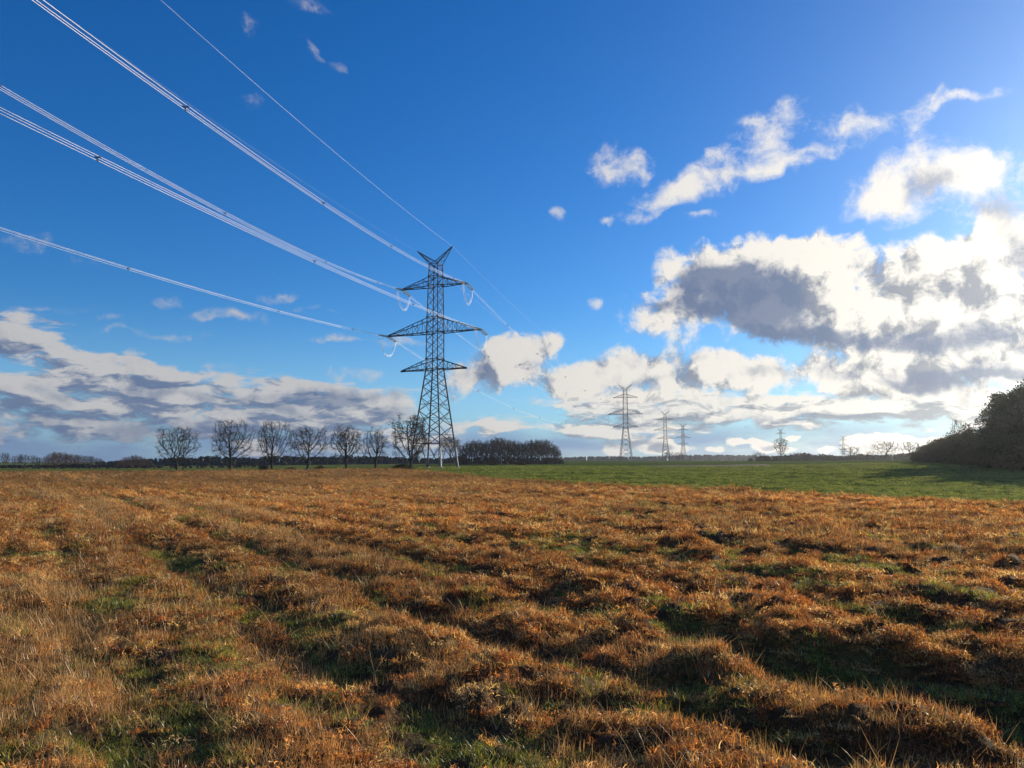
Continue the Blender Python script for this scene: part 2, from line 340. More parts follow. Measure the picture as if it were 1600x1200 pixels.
def ground_mat(kind):
    m, k = material(kind)
    geo = k.new('ShaderNodeNewGeometry').outputs['Position']
    u = k.vm('DOT_PRODUCT', geo, (RU[0], RU[1], 0), 1); v = k.vm('DOT_PRODUCT', geo, (RV[0], RV[1], 0), 1)
    uv = k.comb(k.mul(u, .6), v, 0)
    if kind == 'brown_field':
        n = k.noise(uv, 1.1, 6, .6); n3 = k.noise(geo, 24, 5, .65); n4 = k.noise(geo, .35, 3)
        c = k.mix(k.step(n, .42, .62), (0.10, 0.050, 0.020), (0.22, 0.115, 0.042))
        c = k.mix(k.step(n3, .40, .62), (0.055, 0.035, 0.016), c)
        c = k.mix(k.mul(k.step(k.noise(uv, .55, 4), .54, .66), .55), c, (0.09, 0.105, 0.022))
        return finish(m, k, c, bump=k.add(n3, k.mul(n, 2)), bump_d=.05)
    if kind == 'green_field':
        n = k.noise(geo, .12, 4); n2_ = k.noise(geo, 6, 5, .65)
        d = R(72); rowv = k.vm('DOT_PRODUCT', geo, (math.cos(d), math.sin(d), 0), 1)
        w = k.m('SINE', k.add(k.mul(rowv, 2 * math.pi / .9), k.mul(n2_, 3)))
        tram = k.step(k.m('PINGPONG', k.add(rowv, k.mul(n, 2)), 6.0), 0.5, 0.12)
        c = k.mix(k.step(n, .35, .65), (0.062, 0.105, 0.022), (0.105, 0.150, 0.034))
        c = k.mix(k.mul(k.step(w, -.2, .9), .45), c, (0.055, 0.045, 0.02))
        c = k.mix(k.mul(tram, .45), c, (0.05, 0.045, 0.02))
        c = k.mix(k.mul(k.step(k.noise(geo, 1.3, 5, .7), .52, .68), .5), c, (0.07, 0.06, 0.025))
        return finish(m, k, c, spec=0.0, bump=k.add(n2_, k.mul(w, .3)), bump_d=.08)
    if kind == 'meadow':
        n = k.noise(k.vm('MULTIPLY', geo, (.25, 1.0, 1)), .09, 4)
        sx, sy, sz = k.sep(geo)[:3]
        far = k.step(sy, 215, 240)
        c = k.mix(k.step(n, .4, .6), (0.045, 0.060, 0.016), (0.075, 0.065, 0.025))
        c = k.mix(k.mul(far, k.step(n, .35, .55)), c, (0.15, 0.18, 0.045))
        return finish(m, k, c, spec=0.0, bump=k.noise(geo, 3, 5, .7), bump_d=.3)
    n = k.noise(geo, .8, 6, .65)
    return finish(m, k, k.mix(k.step(n, .4, .6), (0.030, 0.017, 0.010), (0.06, 0.034, 0.020)), bump=n, bump_d=.3)
for name, mask, label in (('brown_field', brown, None), ('green_field', green, None), ('meadow', meadow, None), ('ploughed_soil', soil, None)):
    f = q[mask]; used, inv = np.unique(f, return_inverse=True); f = inv.reshape(f.shape)
    vv = V[used]; fs = [f]
    if name == 'brown_field':                          # close the small gap under the camera
        ring = np.searchsorted(used, idx[0]); vv = np.vstack([vv, [[0, 0, float(Z[0].mean())]]]); c0 = len(vv) - 1
        fs.append(np.stack([ring, np.full(na, c0), np.roll(ring, -1)], -1))
    o = link(name, mesh(name, vv, fs, ground_mat(name), smooth=True)); prop(o, kind='structure')

# ================================================================ grass and weeds (nobody could count them)
def blades(n, seed, rad, lmin, lmax, wid, curl, lean, segs=3, stiff=0.0, hmin=0.0):
    """n curved ribbons rooted inside a disc; returns vertices, quads"""
    r = np.random.RandomState(seed); vs = []; fs = []
    for i in range(n):
        a = r.rand() * 6.283; rr = rad * math.sqrt(r.rand()); p = np.array([rr * math.cos(a), rr * math.sin(a), hmin * r.rand() - 0.01])
        L = lmin + (lmax - lmin) * r.rand(); t = r.rand() * 6.283; ln = lean * (r.rand() ** .7)
        d = np.array([math.sin(ln) * math.cos(t), math.sin(ln) * math.sin(t), math.cos(ln)])
        side = np.array([-math.sin(t + r.randn() * .6), math.cos(t + r.randn() * .6), 0.0]); w = wid * (0.6 + 0.8 * r.rand())
        cz = curl * (0.3 + r.rand()); b = len(vs)
        tw = r.randn(3) * 0.25 * curl
        for s in range(segs + 1):
            ww = w * (1 - (s / segs) ** 1.6) + 0.0006
            vs.append(p - side * ww / 2); vs.append(p + side * ww / 2)
            if s < segs: fs.append((b + 2 * s, b + 2 * s + 1, b + 2 * s + 3, b + 2 * s + 2))
            p = p + d * L / segs
            d = d + np.array([0, 0, -cz / segs]) + tw / segs; d /= np.linalg.norm(d)
            side = side + np.array([0, 0, r.randn() * .25 * curl]); side /= np.linalg.norm(side)
    return np.array(vs), np.array(fs)
def tuft_object(name, variants, pts, mat, label, cat, rot_tilt=0.25):
    """one object: a few tufts plus the points they are set on; geometry nodes put a tuft on each point"""
    vs = []; fs = []; kind = []; off = 0
    for i, (v, f) in enumerate(variants): vs.append(v); fs.append(f + off); off += len(v); kind.append(np.full(len(v), -1 - i))
    P_ = pts['co']; vs.append(P_); kind.append(pts['var'])
    vs = np.vstack(vs); kind = np.concatenate(kind).astype(np.int32)
    me = mesh(name, vs, np.vstack(fs), mat)
    me.attributes.new('part', 'INT', 'POINT').data.foreach_set('value', kind)
    n0 = off; full = lambda a, d: np.vstack([np.zeros((n0, d)), a]).astype(np.float32).ravel()
    me.attributes.new('rot', 'FLOAT_VECTOR', 'POINT').data.foreach_set('vector', full(pts['rot'], 3))
    me.attributes.new('scl', 'FLOAT_VECTOR', 'POINT').data.foreach_set('vector', full(pts['scl'], 3))
    me.attributes.new('tone', 'FLOAT_VECTOR', 'POINT').data.foreach_set('vector', full(pts['tone'], 3))
    o = link(name, me)
    ng = bpy.data.node_groups.new(name, 'GeometryNodeTree')
    ng.interface.new_socket('Geometry', in_out='INPUT', socket_type='NodeSocketGeometry'); ng.interface.new_socket('Geometry', in_out='OUTPUT', socket_type='NodeSocketGeometry')
    k = N(ng); gi = k.new('NodeGroupInput').outputs[0]; go = k.new('NodeGroupOutput')
    join = k.new('GeometryNodeJoinGeometry')
    def attr(nm, t):
        a = k.new('GeometryNodeInputNamedAttribute', data_type=t); a.inputs[0].default_value = nm; return a.outputs[0]
    for i in range(len(variants)):
        def sepg(val):
            c = k.new('FunctionNodeCompare', data_type='INT', operation='EQUAL'); ins = [s for s in c.inputs if s.enabled]
            k.t.links.new(attr('part', 'INT'), ins[0]); ins[1].default_value = val
            s = k.new('GeometryNodeSeparateGeometry', domain='POINT'); k.t.links.new(gi, s.inputs[0]); k.t.links.new(c.outputs[0], s.inputs[1]); return s.outputs[0]
        inst = k.new('GeometryNodeInstanceOnPoints')
        k.t.links.new(sepg(i), inst.inputs['Points']); k.t.links.new(sepg(-1 - i), inst.inputs['Instance'])
        k.t.links.new(attr('rot', 'FLOAT_VECTOR'), inst.inputs['Rotation']); k.t.links.new(attr('scl', 'FLOAT_VECTOR'), inst.inputs['Scale'])
        k.t.links.new(inst.outputs[0], join.inputs[0])
    k.t.links.new(join.outputs[0], go.inputs[0])
    md = o.modifiers.new('tufts', 'NODES'); md.node_group = ng
    return prop(o, label, cat, kind='stuff')
def grass_mat(name, trans=0.5, spec=0.03):
    m, k = material(name)
    a = k.new('ShaderNodeAttribute', attribute_type='INSTANCER', attribute_name='tone').outputs['Vector']
    oi = k.new('ShaderNodeObjectInfo').outputs['Random']
    geo = k.new('ShaderNodeNewGeometry')
    n = k.noise(geo.outputs['Position'], 35, 2)
    v = k.step(k.add(n, k.mul(k.sub(geo.outputs['Random Per Island'], .5), 1.0)), .05, .95, 0.28, 1.85, 'LINEAR')
    c = k.scale_c(a, v)
    return finish(m, k, c, rough=.38, spec=spec, trans=trans, trans_col=k.vm('MULTIPLY', c, (1.25, 1.1, .8)))
rng = np.random.RandomState(3)
def scatter(r0, r1, dens, amax=44):
    a0 = math.radians(amax); n = int(a0 * (r1 * r1 - r0 * r0) * dens)
    r = np.sqrt(r0 * r0 + (r1 * r1 - r0 * r0) * rng.rand(n)); a = (rng.rand(n) * 2 - 1) * a0
    return r * np.sin(a), r * np.cos(a)
BR = np.array([[.47, .215, .060], [.57, .31, .092], [.38, .142, .040], [.63, .44, .18], [.23, .105, .038]])
def weeds():
    out = {k: [] for k in ('dead', 'stub', 'green')}
    for r0, r1, dens, sc in ((2.2, 8, 330, 0.72), (8, 16, 150, 0.98), (16, 36, 52, 1.5), (36, 75, 12, 2.6), (75, 160, 2.6, 5.0)):
        x, y = scatter(r0, r1, dens, 46 if r0 < 30 else 40)
        c_ = rng.rand(len(x)) * 6.283; l_ = vnoise(x * 3.1 / sc, y * 3.1 / sc, 77); x = x + (l_ - .5) * .25 * sc; y = y + (vnoise(x * 2.7 / sc + 9, y * 2.7 / sc, 78) - .5) * .25 * sc
        keep = y < edge_y(x) + 0.6; x, y = x[keep], y[keep]
        z, k, ins = ground_z(x, y); n = len(x)
        u = x * RU[0] + y * RU[1]; v = x * RV[0] + y * RV[1]
        gn = fbm(u / 1.2, v / 0.5, 4, 61, .65); st = fbm(u / 8.0, v / 1.1, 3, 71, .5); tone = fbm(u / 3, v / 2, 3, 81); fine = rng.rand(n)
        right = sstep(x / (y + 2), -0.35, 0.35)
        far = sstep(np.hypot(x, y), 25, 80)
        gthr = 0.605 - 0.05 * right + .03 * far
        isg = (gn + (0.42 - k) * 0.28 + (fine - .5) * .40) > gthr
        lf = sstep(-x / (y + 3), 0.0, 0.3)
        iss = (~isg) & ((st + (rng.rand(n) - .5) * .45 + .05 * lf) > 0.74)
        low = k < 0.20
        # far out individual tufts get sparser in height
        for nm, msk in (('green', isg & (fine < .8)), ('stub', iss), ('dead', ~(isg | iss) & ~(low & (fine < .55)))):
            m = np.where(msk)[0]
            if len(m) == 0: continue
            s = sc * (0.75 + 0.5 * rng.rand(len(m)))
            hz = s * np.where(np.full(len(m), sc > 1.5), 0.85 / (sc ** .38), 1.0)
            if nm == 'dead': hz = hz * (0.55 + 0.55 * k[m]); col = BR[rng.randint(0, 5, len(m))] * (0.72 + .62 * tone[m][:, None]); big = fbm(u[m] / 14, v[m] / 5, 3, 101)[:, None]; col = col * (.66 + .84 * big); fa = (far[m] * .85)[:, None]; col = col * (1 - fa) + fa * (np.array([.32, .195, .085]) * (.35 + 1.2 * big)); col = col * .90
            elif nm == 'stub': hz = hz * .72; g_ = rng.rand(len(m), 1); col = np.array([.44, .27, .105]) * (0.75 + .6 * g_)
            else:
                hz = hz * .7; g_ = rng.rand(len(m), 1); col = np.array([.13, .20, .030]) * (1 - g_) + np.array([.42, .36, .08]) * g_
            tilt = rng.randn(len(m), 2) * (0.30 if nm == 'dead' else 0.12)
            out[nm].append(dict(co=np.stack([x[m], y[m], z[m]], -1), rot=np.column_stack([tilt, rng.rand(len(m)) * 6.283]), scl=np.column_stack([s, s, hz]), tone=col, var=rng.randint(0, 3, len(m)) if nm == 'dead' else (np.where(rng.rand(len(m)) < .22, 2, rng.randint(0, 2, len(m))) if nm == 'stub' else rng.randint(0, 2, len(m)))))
    return {k: {a: np.concatenate([d[a] for d in v]) for a in v[0]} for k, v in out.items()}
WD = weeds()
print('tufts', {k: len(v['co']) for k, v in WD.items()})
dead_v = [blades(70, 1, .13, .03, .075, .0085, 2.6, 1.35), blades(70, 2, .14, .03, .085, .0075, 3.2, 1.1), blades(80, 3, .12, .04, .12, .0048, 2.0, .9)]
stub_v = [blades(26, 4, .12, .07, .17, .0032, .25, .22, 2), blades(26, 5, .13, .05, .19, .0032, .3, .35, 2), blades(7, 15, .12, .22, .46, .0042, .9, .7, 5)]
green_v = [blades(70, 6, .12, .04, .115, .0042, 1.0, .7), blades(70, 7, .13, .035, .095, .004, 1.3, .9)]
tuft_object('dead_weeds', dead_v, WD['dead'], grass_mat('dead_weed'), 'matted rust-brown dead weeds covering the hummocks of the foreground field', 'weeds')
tuft_object('dry_stubble', stub_v, WD['stub'], grass_mat('dry_stalk', .3, .03), 'greyish straight dry stalks standing in strips among the brown weeds', 'stubble')
tuft_object('green_grass', green_v, WD['green'], grass_mat('fresh_grass', .5, .04), 'short green grass growing in patches between the brown hummocks', 'grass')

# young winter crop on the green field, in drilled rows
def crop():
    out = []
    d = R(72); n_ = np.array([math.cos(d), math.sin(d)]); t_ = np.array([-n_[1], n_[0]])
    for r0, r1, dens, sc in ((24, 60, 4.0, 2.2), (60, 120, 1.3, 4.0), (120, 250, .30, 7.5)):
        x, y = scatter(r0, r1, dens, 38); a = x * n_[0] + y * n_[1]; b = x * t_[0] + y * t_[1]; sp = .45 * sc / 2.2; a = np.round(a / sp) * sp + rng.randn(len(a)) * .04 * sc; x = a * n_[0] + b * t_[0]; y = a * n_[1] + b * t_[1]
        keep = (y > edge_y(x) + .4) & (x / np.maximum(y, 1) > -0.12) & (y > 5) & ~((y > 225) & (y < 300) & (x / y > .178) & (x / y < .331)); keep &= np.abs((a + 6) % 12 - 6) > .45; keep &= (fbm(x / 5, y / 5, 3, 91) + rng.rand(len(x)) * .3) > .42
        x, y = x[keep], y[keep]; z, _, _ = ground_z(x, y); n = len(x); s_ = sc * (.7 + .6 * rng.rand(n)); g_ = rng.rand(n, 1)
        out.append(dict(co=np.stack([x, y, z], -1), rot=np.column_stack([rng.randn(n, 2) * .1, rng.rand(n) * 6.283]), scl=np.column_stack([s_, s_, s_ * .9 / sc ** .55]), tone=(np.array([.115, .175, .036]) * (1 - g_) + np.array([.27, .31, .075]) * g_), var=rng.randint(0, 2, n)))
    return {a: np.concatenate([o[a] for o in out]) for a in out[0]}
CR = crop(); print('crop', len(CR['co']))
tuft_object('young_crop', green_v, CR, grass_mat('young_crop_leaf', .5, .03), 'short bright green winter crop covering the field beyond the brown weeds', 'crop')
# ================================================================ trees
def bark_mat(name, c0, c1):
    m, k = material(name); geo = k.new('ShaderNodeNewGeometry').outputs['Position']
    n = k.noise(k.vm('MULTIPLY', geo, (6, 6, 1.5)), 2.0, 5, .65)
    return finish(m, k, k.mix(k.step(n, .35, .65), c0, c1), bump=n, bump_d=.03)
BARK = bark_mat('winter_bark', (0.035, 0.028, 0.022), (0.085, 0.068, 0.05))
BARK_RED = bark_mat('copse_bark', (0.055, 0.034, 0.024), (0.13, 0.080, 0.052))
def leaf_mat(name, c0, c1, trans=.3):
    m, k = material(name); geo = k.new('ShaderNodeNewGeometry')
    c = k.mix(geo.outputs['Random Per Island'], c0, c1)
    c = k.mix(k.mul(k.step(k.noise(geo.outputs['Position'], .8, 3), .4, .65), .6), c, tuple(x * .6 for x in c0))
    return finish(m, k, c, rough=.55, spec=.02, trans=trans)
NEEDLE = leaf_mat('pine_needles', (0.030, 0.052, 0.018), (0.060, 0.085, 0.028))
SHRUBL = leaf_mat('shrub_leaves', (0.060, 0.048, 0.020), (0.080, 0.085, 0.028))
DRYLEAF = leaf_mat('withered_leaves', (0.05, 0.032, 0.014), (0.11, 0.07, 0.022))
FARWOOD = leaf_mat('far_wood_foliage', (0.018, 0.026, 0.020), (0.040, 0.042, 0.028), .1)
FARTWIG = leaf_mat('far_wood_twigs', (0.040, 0.030, 0.024), (0.075, 0.052, 0.038), .1)

def tubes(segs, sides=3):
    """segs: array (n, 8) = p0(3) p1(3) r0 r1; returns verts, quads"""
    s = np.asarray(segs, float); n = len(s); p0 = s[:, :3]; p1 = s[:, 3:6]; d = p1 - p0; d /= np.linalg.norm(d, axis=1)[:, None] + 1e-9
    a = np.where(np.abs(d[:, 2:3]) > .9, np.array([[1., 0, 0]]), np.array([[0, 0, 1.]])); e1 = np.cross(d, a); e1 /= np.linalg.norm(e1, axis=1)[:, None]; e2 = np.cross(d, e1)
    t = np.arange(sides) * 2 * math.pi / sides; ring = e1[:, None] * np.cos(t)[None, :, None] + e2[:, None] * np.sin(t)[None, :, None]
    v = np.concatenate([p0[:, None] + ring * s[:, 6][:, None, None], p1[:, None] + ring * s[:, 7][:, None, None]], 1).reshape(-1, 3)
    i = np.arange(sides); j = (i + 1) % sides; f = np.stack([i, i + sides, j + sides, j], -1)[None] + (np.arange(n) * 2 * sides)[:, None, None]
    return v, f.reshape(-1, 4)
def skeleton(seed, H, cb, rx, n_att=650, step=.42, top_bias=1.0, shape=1.0, lean=0.0):
    """space colonisation: H height, cb crown bottom, rx crown radius"""
    r = np.random.RandomState(seed); cz = (cb + H) / 2; hz = (H - cb) / 2
    att = []
    while len(att) < n_att:
        p = r.rand(3) * 2 - 1; q_ = p.copy(); q_[2] *= 1.0
        wob = 1 + .26 * math.sin(3 * math.atan2(p[1], p[0]) + seed) + .10 * math.sin(7 * math.atan2(p[2], p[0]) + seed * 2)
        rr = np.linalg.norm(q_) / wob
        if rr > 1 or rr < .25 * r.rand(): continue
        hole = math.sin(p[0] * 4.1 + seed) * math.sin(p[1] * 3.7 + seed * 1.7) * math.sin(p[2] * 4.3 + seed * .6)
        if abs(hole) < .10 and r.rand() < .75: continue
        if p[2] < -.2 and r.rand() < .35 * shape: continue
        att.append((p[0] * rx, p[1] * rx, cz + p[2] * hz))
    att = np.array(att); nodes = [np.array([0, 0, -.3])]; par = [-1]
    z = 0.0; x = y = 0.0
    while z < cb * .92:
        z += step; x += r.randn() * .035 + lean * .03; y += r.randn() * .035; nodes.append(np.array([x, y, z])); par.append(len(nodes) - 2)
    nodes = np.array(nodes); par = list(par); kill = step * 1.5; infl = max(rx, hz) * 1.1
    for it in range(140):
        if len(att) == 0: break
        d2 = ((att[:, None] - nodes[None]) ** 2).sum(-1); j = d2.argmin(1); dm = np.sqrt(d2[np.arange(len(att)), j])
        ok = dm < infl
        if not ok.any(): break
        grow = {}
        for a_, jj in zip(att[ok], j[ok]):
            v = a_ - nodes[jj]; v /= np.linalg.norm(v); grow.setdefault(jj, []).append(v)
        new = []
        for jj, vs in grow.items():
            v = np.mean(vs, 0); pj = par[jj]
            if pj >= 0: pd = nodes[jj] - nodes[pj]; pd /= np.linalg.norm(pd) + 1e-9; v = v + .35 * pd
            v = v + np.array([0, 0, .08]) + r.randn(3) * .14; v /= np.linalg.norm(v) + 1e-9; new.append(nodes[jj] + v * step); par.append(jj)
        nodes = np.vstack([nodes, new])
        d2 = ((att[:, None] - np.array(new)[None]) ** 2).sum(-1).min(1); att = att[d2 > kill ** 2]
        if len(nodes) > 7000: break
    par = np.array(par); n = len(nodes); w = np.zeros(n); kids = np.zeros(n, int)
    for i in range(n - 1, 0, -1):
        if kids[i] == 0: w[i] = 1.0
        w[par[i]] += w[i]; kids[par[i]] += 1
    return nodes, par, w, kids
def bare_tree_meshes(seed, H, cb, rx, trunk_r, n_att=650, twigs=3, twig_len=.8, twig_r=.016, leaves=0, leaf_size=.16, mat=None, step=.42, lean=0.0, name='tree'):
    r = np.random.RandomState(seed + 99)
    nodes, par, w, kids = skeleton(seed, H, cb, rx, n_att, step, lean=lean)
    rad = twig_r * 1.15 + (trunk_r - twig_r) * (w / w[1]) ** .50
    i = np.arange(1, len(nodes)); p = par[i]
    S = np.column_stack([nodes[p], nodes[i], np.minimum(rad[p], rad[i] * 1.35), rad[i]])
    big = rad[i] > trunk_r * .20
    flare = S[:, 2] <= -0.2; S[flare, 6] *= 1.6
    tv, tf = tubes(S[big], 7)
    segs = [S[~big]]
    thin = np.where(w < 6)[0]; T = []; L = []
    for j in thin:
        if par[j] < 0: continue
        d0 = nodes[j] - nodes[par[j]]; d0 /= np.linalg.norm(d0) + 1e-9
        for _ in range(twigs if kids[j] == 0 else max(1, twigs - 1)):
            d = d0 * .9 + r.randn(3) * .55 + np.array([0, 0, .15]); d /= np.linalg.norm(d); l = twig_len * (.35 + .65 * r.rand())
            m_ = nodes[j] + d * l * .5; d2 = d + r.randn(3) * .3 + np.array([0, 0, .12]); d2 /= np.linalg.norm(d2); e = m_ + d2 * l * .5
            T.append((*nodes[j], *m_, twig_r, twig_r * .8)); T.append((*m_, *e, twig_r * .8, twig_r * .45))
            d3 = d + r.randn(3) * .7; d3 /= np.linalg.norm(d3); T.append((*m_, *(m_ + d3 * l * .4), twig_r * .7, twig_r * .4))
            if leaves and r.rand() < leaves:
                for _k in range(r.randint(2, 5)): L.append(e + r.randn(3) * .13)
    segs.append(np.array(T)); cv, cf = tubes(np.vstack(segs), 3); fl = [cf]; mats = [mat or BARK]
    me_t = mesh(name + '_trunk', tv, tf, mat or BARK, smooth=True)
    if L:
        lv, lf = cards(np.array(L), leaf_size, seed); n0 = len(cv); cv = np.vstack([cv, lv]); me_c = mesh(name + '_crown', cv, [cf, lf + n0], mat or BARK)
        me_c.materials.append(DRYLEAF); mi = np.zeros(len(cf) + len(lf), np.int32); mi[len(cf):] = 1; me_c.polygons.foreach_set('material_index', mi)
    else: me_c = mesh(name + '_crown', cv, cf, mat or BARK)
    return me_t, me_c
def cards(c, size, seed, up=0.0, aspect=1.0):
    r = np.random.RandomState(seed + 5); n = len(c); a = r.randn(n, 3); a[:, 2] *= (1 - up); a /= np.linalg.norm(a, axis=1)[:, None]
    b = r.randn(n, 3); b = np.cross(a, b); b /= np.linalg.norm(b, axis=1)[:, None]; s = size * (.5 + r.rand(n))[:, None]; a = a * s * aspect; b = b * s
    v = np.stack([c - a * .5, c + b * .42, c + a * .6, c - b * .42], 1).reshape(-1, 3)
    return v, np.arange(4 * n).reshape(n, 4)
def place_tree(name, me, x, y, label, cat, group=None, rz=0.0, s=(1, 1, 1), z=None):
    root = link(name, None, loc=(x, y, (gz(x, y) if z is None else z) - .05)); root.rotation_euler.z = rz; root.scale = s
    prop(root, label, cat, group)
    link('trunk', me[0], root); link('crown', me[1], root); return root
def ground_xy(px, D): p = at(px, 730, D); return p[0], p[1]

# --- the alley of seven bare trees and the two near the pylon
ROWT = [  # px, base py, top py, half width px, crown bottom py, D, leaves, label
 (276, 737, 664, 33, 718, 205, 0, 'bare spreading tree with wide low limbs, leftmost of the roadside row'),
 (360, 737, 654, 33, 716, 205, 0, 'tallest bare round crowned tree of the row, second from the left'),
 (425, 736, 655, 29, 717, 207, 0, 'bare tree with upright oval crown between the tallest one and a shorter one'),
 (480, 736, 663, 31, 717, 207, 0, 'bare tree with flat wide side branches, fourth in the roadside row'),
 (541, 734, 665, 24, 712, 205, .35, 'compact bare tree with dark clumps in its rounded crown, fifth in the roadside row'),
 (586, 733, 669, 21, 715, 205, .06, 'smallest bare round tree of the row, left of the pylon'),
 (641, 736, 645, 31, 718, 182, .40, 'ragged tree with withered leaves standing right in front of the big pylon legs'),
 (703, 726, 681, 17, 706, 300, .5, 'small tree seen between the right legs of the big pylon')]
for i, (px, bp, tp, hw, cbp, D, lv, lab) in enumerate(ROWT):
    x, y = ground_xy(px, D); zb = gz(x, y); H = at(px, tp, D)[2] - zb; cb = max(1.2, at(px, cbp, D)[2] - zb - .6); rx = hw / F * D
    me = bare_tree_meshes(11 + i, H - .5, cb, rx * .95, .30 if i < 7 else .2, n_att=[1050, 1500, 1200, 1000, 1100, 900, 800, 700][i], twigs=4, twig_len=1.25, twig_r=.0135, leaves=lv, leaf_size=.22 if i == 6 else .20, name='roadside_tree', step=.40, lean=(1.2 if i == 6 else [0, .4, -.3, .5, -.5, .3, 0, 0][i]))
    place_tree('roadside_tree', me, x, y, lab, 'tree', 'bare trees along the field road' if i < 6 else None)
# --- copies for woods
WOOD = [bare_tree_meshes(60 + i, 11.5, 2.2 + (i % 2), 3.1 + .5 * (i % 3), .20, n_att=420, twigs=3, twig_len=1.1, twig_r=.030, name='wood_tree', step=.5) for i in range(4)]
WOODR = [bare_tree_meshes(80 + i, 11.5, 1.6, 3.8, .20, n_att=420, twigs=3, twig_len=1.1, twig_r=.032, mat=BARK_RED, name='copse_tree', step=.5) for i in range(2)]
rt = np.random.RandomState(5)
def wood_line(profile, base, D0, D1, n, name, label, cat, group, mes, hscale=1.0):
    pxs = [p[0] for p in profile]; tops = [p[1] for p in profile]
    for i in range(n):
        px = pxs[0] + (pxs[-1] - pxs[0]) * (i + rt.rand() * .9) / n; D = D0 + (D1 - D0) * rt.rand(); x, y = ground_xy(px, D); zb = gz(x, y)
        H = (at(px, float(np.interp(px, pxs, tops)), D)[2] - zb) * (0.90 + .14 * rt.rand()) * hscale; s = H / 11.5
        place_tree(name, mes[rt.randint(len(mes))], x, y, label, cat, group, rt.rand() * 6.28, (s * (1 + .25 * rt.rand()), s * 1.1, s), zb)
wood_line([(718, 700), (728, 691), (745, 689), (762, 691), (776, 684), (800, 688), (815, 692), (832, 687), (852, 687), (866, 695), (876, 708)], 722, 370, 450, 46, 'wood_tree', 'bare dark tree within the wood standing right of the big pylon', 'tree', 'trees of the dark wood right of the big pylon', WOOD)
wood_line([(2, 707), (20, 711), (45, 708), (66, 716)], 733, 480, 560, 9, 'thin_tree', 'thin bare tree in the gappy copse at the far left horizon', 'tree', 'thin trees at the far left', WOOD)
wood_line([(70, 713), (82, 707), (98, 706), (115, 709), (130, 711)], 733, 480, 560, 14, 'copse_tree', 'russet bare tree in the dense copse on the left horizon', 'tree', 'russet copse trees on the left horizon', WOODR)
wood_line([(134, 710), (145, 712), (162, 719)], 733, 480, 560, 6, 'thin_tree', 'dark bare tree sloping off right of the russet copse', 'tree', 'dark trees beside the russet copse', WOOD)
wood_line([(184, 719), (195, 713), (210, 711), (222, 714), (236, 719)], 733, 480, 560, 12, 'copse_tree', 'olive bare tree in the low round copse left of the roadside row', 'tree', 'low round copse left of the roadside row', WOODR)
for px, tp, D, hw, lab in ((1046, 704, 620, 6, 'slim bare tree left of the third far pylon foot'), (1061, 706, 620, 8, 'bushy bare tree at the foot of the third far pylon'),
        (1221, 685, 480, 11, 'lone bare tree on the horizon in front of a faint pylon'), (1330, 696, 460, 13, 'round bare tree on the right horizon right of a faint pylon'),
        (1312, 712, 455, 8, 'low dark bare bush left of the round horizon tree'), (1386, 688, 440, 17, 'wide pale bare tree on the rise near the right wood'),
        (1424, 690, 400, 15, 'faint bare tree next to the slope of the right wood'), (1500, 655, 230, 12, 'bare treetop rising over the shrubs beside the tall evergreens'), (1362, 704, 450, 9, 'small bare tree between two wider ones on the right rise'), (1186, 706, 520, 8, 'small bare tree left of the lone horizon tree'), (1246, 706, 520, 9, 'small bare tree right of the lone horizon tree')):
    x, y = ground_xy(px, D); zb = gz(x, y); H = at(px, tp, D)[2] - zb; s = H / 11.5; k_ = hw / F * D / 3.3
    place_tree('horizon_tree', WOOD[int(px) % 4], x, y, lab, 'tree', None, px, (k_, k_, s), zb)
# --- evergreen wood at the right edge
def pine_meshes(seed, H, rx, cb, n_cl=150, per=46, leaf=.26, mat=None, name='pine'):
    r = np.random.RandomState(seed); segs = []; pts = []
    z = -.3; p = np.array([0., 0, -.3]); tr = .20; ps = [p]
    while p[2] < H * .94: p = p + np.array([r.randn() * .06, r.randn() * .06, .8]); ps.append(p)
    for a, b in zip(ps[:-1], ps[1:]): segs.append((*a, *b, tr * (1 - a[2] / H * .85), tr * (1 - b[2] / H * .85)))
    limb = []
    for i in range(n_cl):
        t = (i + .5) / n_cl; hz = cb + (H - cb) * t; ang = i * 2.4 + r.randn() * .3
        prof = min(1, (1 - t) * 2.2 + .12) * min(1, .62 + t * 1.6); R_ = rx * prof * (.35 + .65 * math.sqrt(r.rand())) * (1 + .22 * math.sin(2 * ang + seed) + .15 * math.sin(5 * hz + seed))
        c = np.array([R_ * math.cos(ang), R_ * math.sin(ang), hz + .25 * r.randn()]); b0 = np.array([0, 0, max(cb * .6, hz - .35 * R_)])
        k_ = min(len(ps) - 1, max(0, int((b0[2] + .3) / .8))); b0[:2] = ps[k_][:2]
        limb.append((*b0, *c, .05, .02)); cs = .42 + .38 * r.rand()
        pts.append(c + r.randn(per, 3) * np.array([cs, cs, cs * .6]) * .8)
    P_ = np.vstack(pts); cv, cf = cards(P_, leaf, seed, .2); lv, lf = tubes(np.array(segs + limb), 5)
    return mesh(name + '_trunk', lv, lf, BARK, True), mesh(name + '_crown', cv, cf, mat or NEEDLE)
PINES = [pine_meshes(200 + i, 13.0, 3.6 - .3 * (i % 2), 2.6 - i * .4, 170, 52, .24) for i in range(3)]
SHR = [pine_meshes(220 + i, 4.2, 2.3, .3, 70, 60, .19, SHRUBL, 'shrub') for i in range(2)]
SIL = [(1425, 712), (1432, 708), (1450, 694), (1470, 685), (1490, 677), (1512, 671), (1530, 664), (1540, 634), (1556, 624), (1580, 616), (1600, 604), (1650, 590), (1750, 580), (1950, 575)]
DS = [(1425, 268), (1450, 235), (1480, 203), (1520, 165), (1560, 137), (1600, 116), (1700, 97), (1800, 86), (1950, 80)]
sx_, sy_ = zip(*SIL); dx_, dy_ = zip(*DS)
n_p = 0
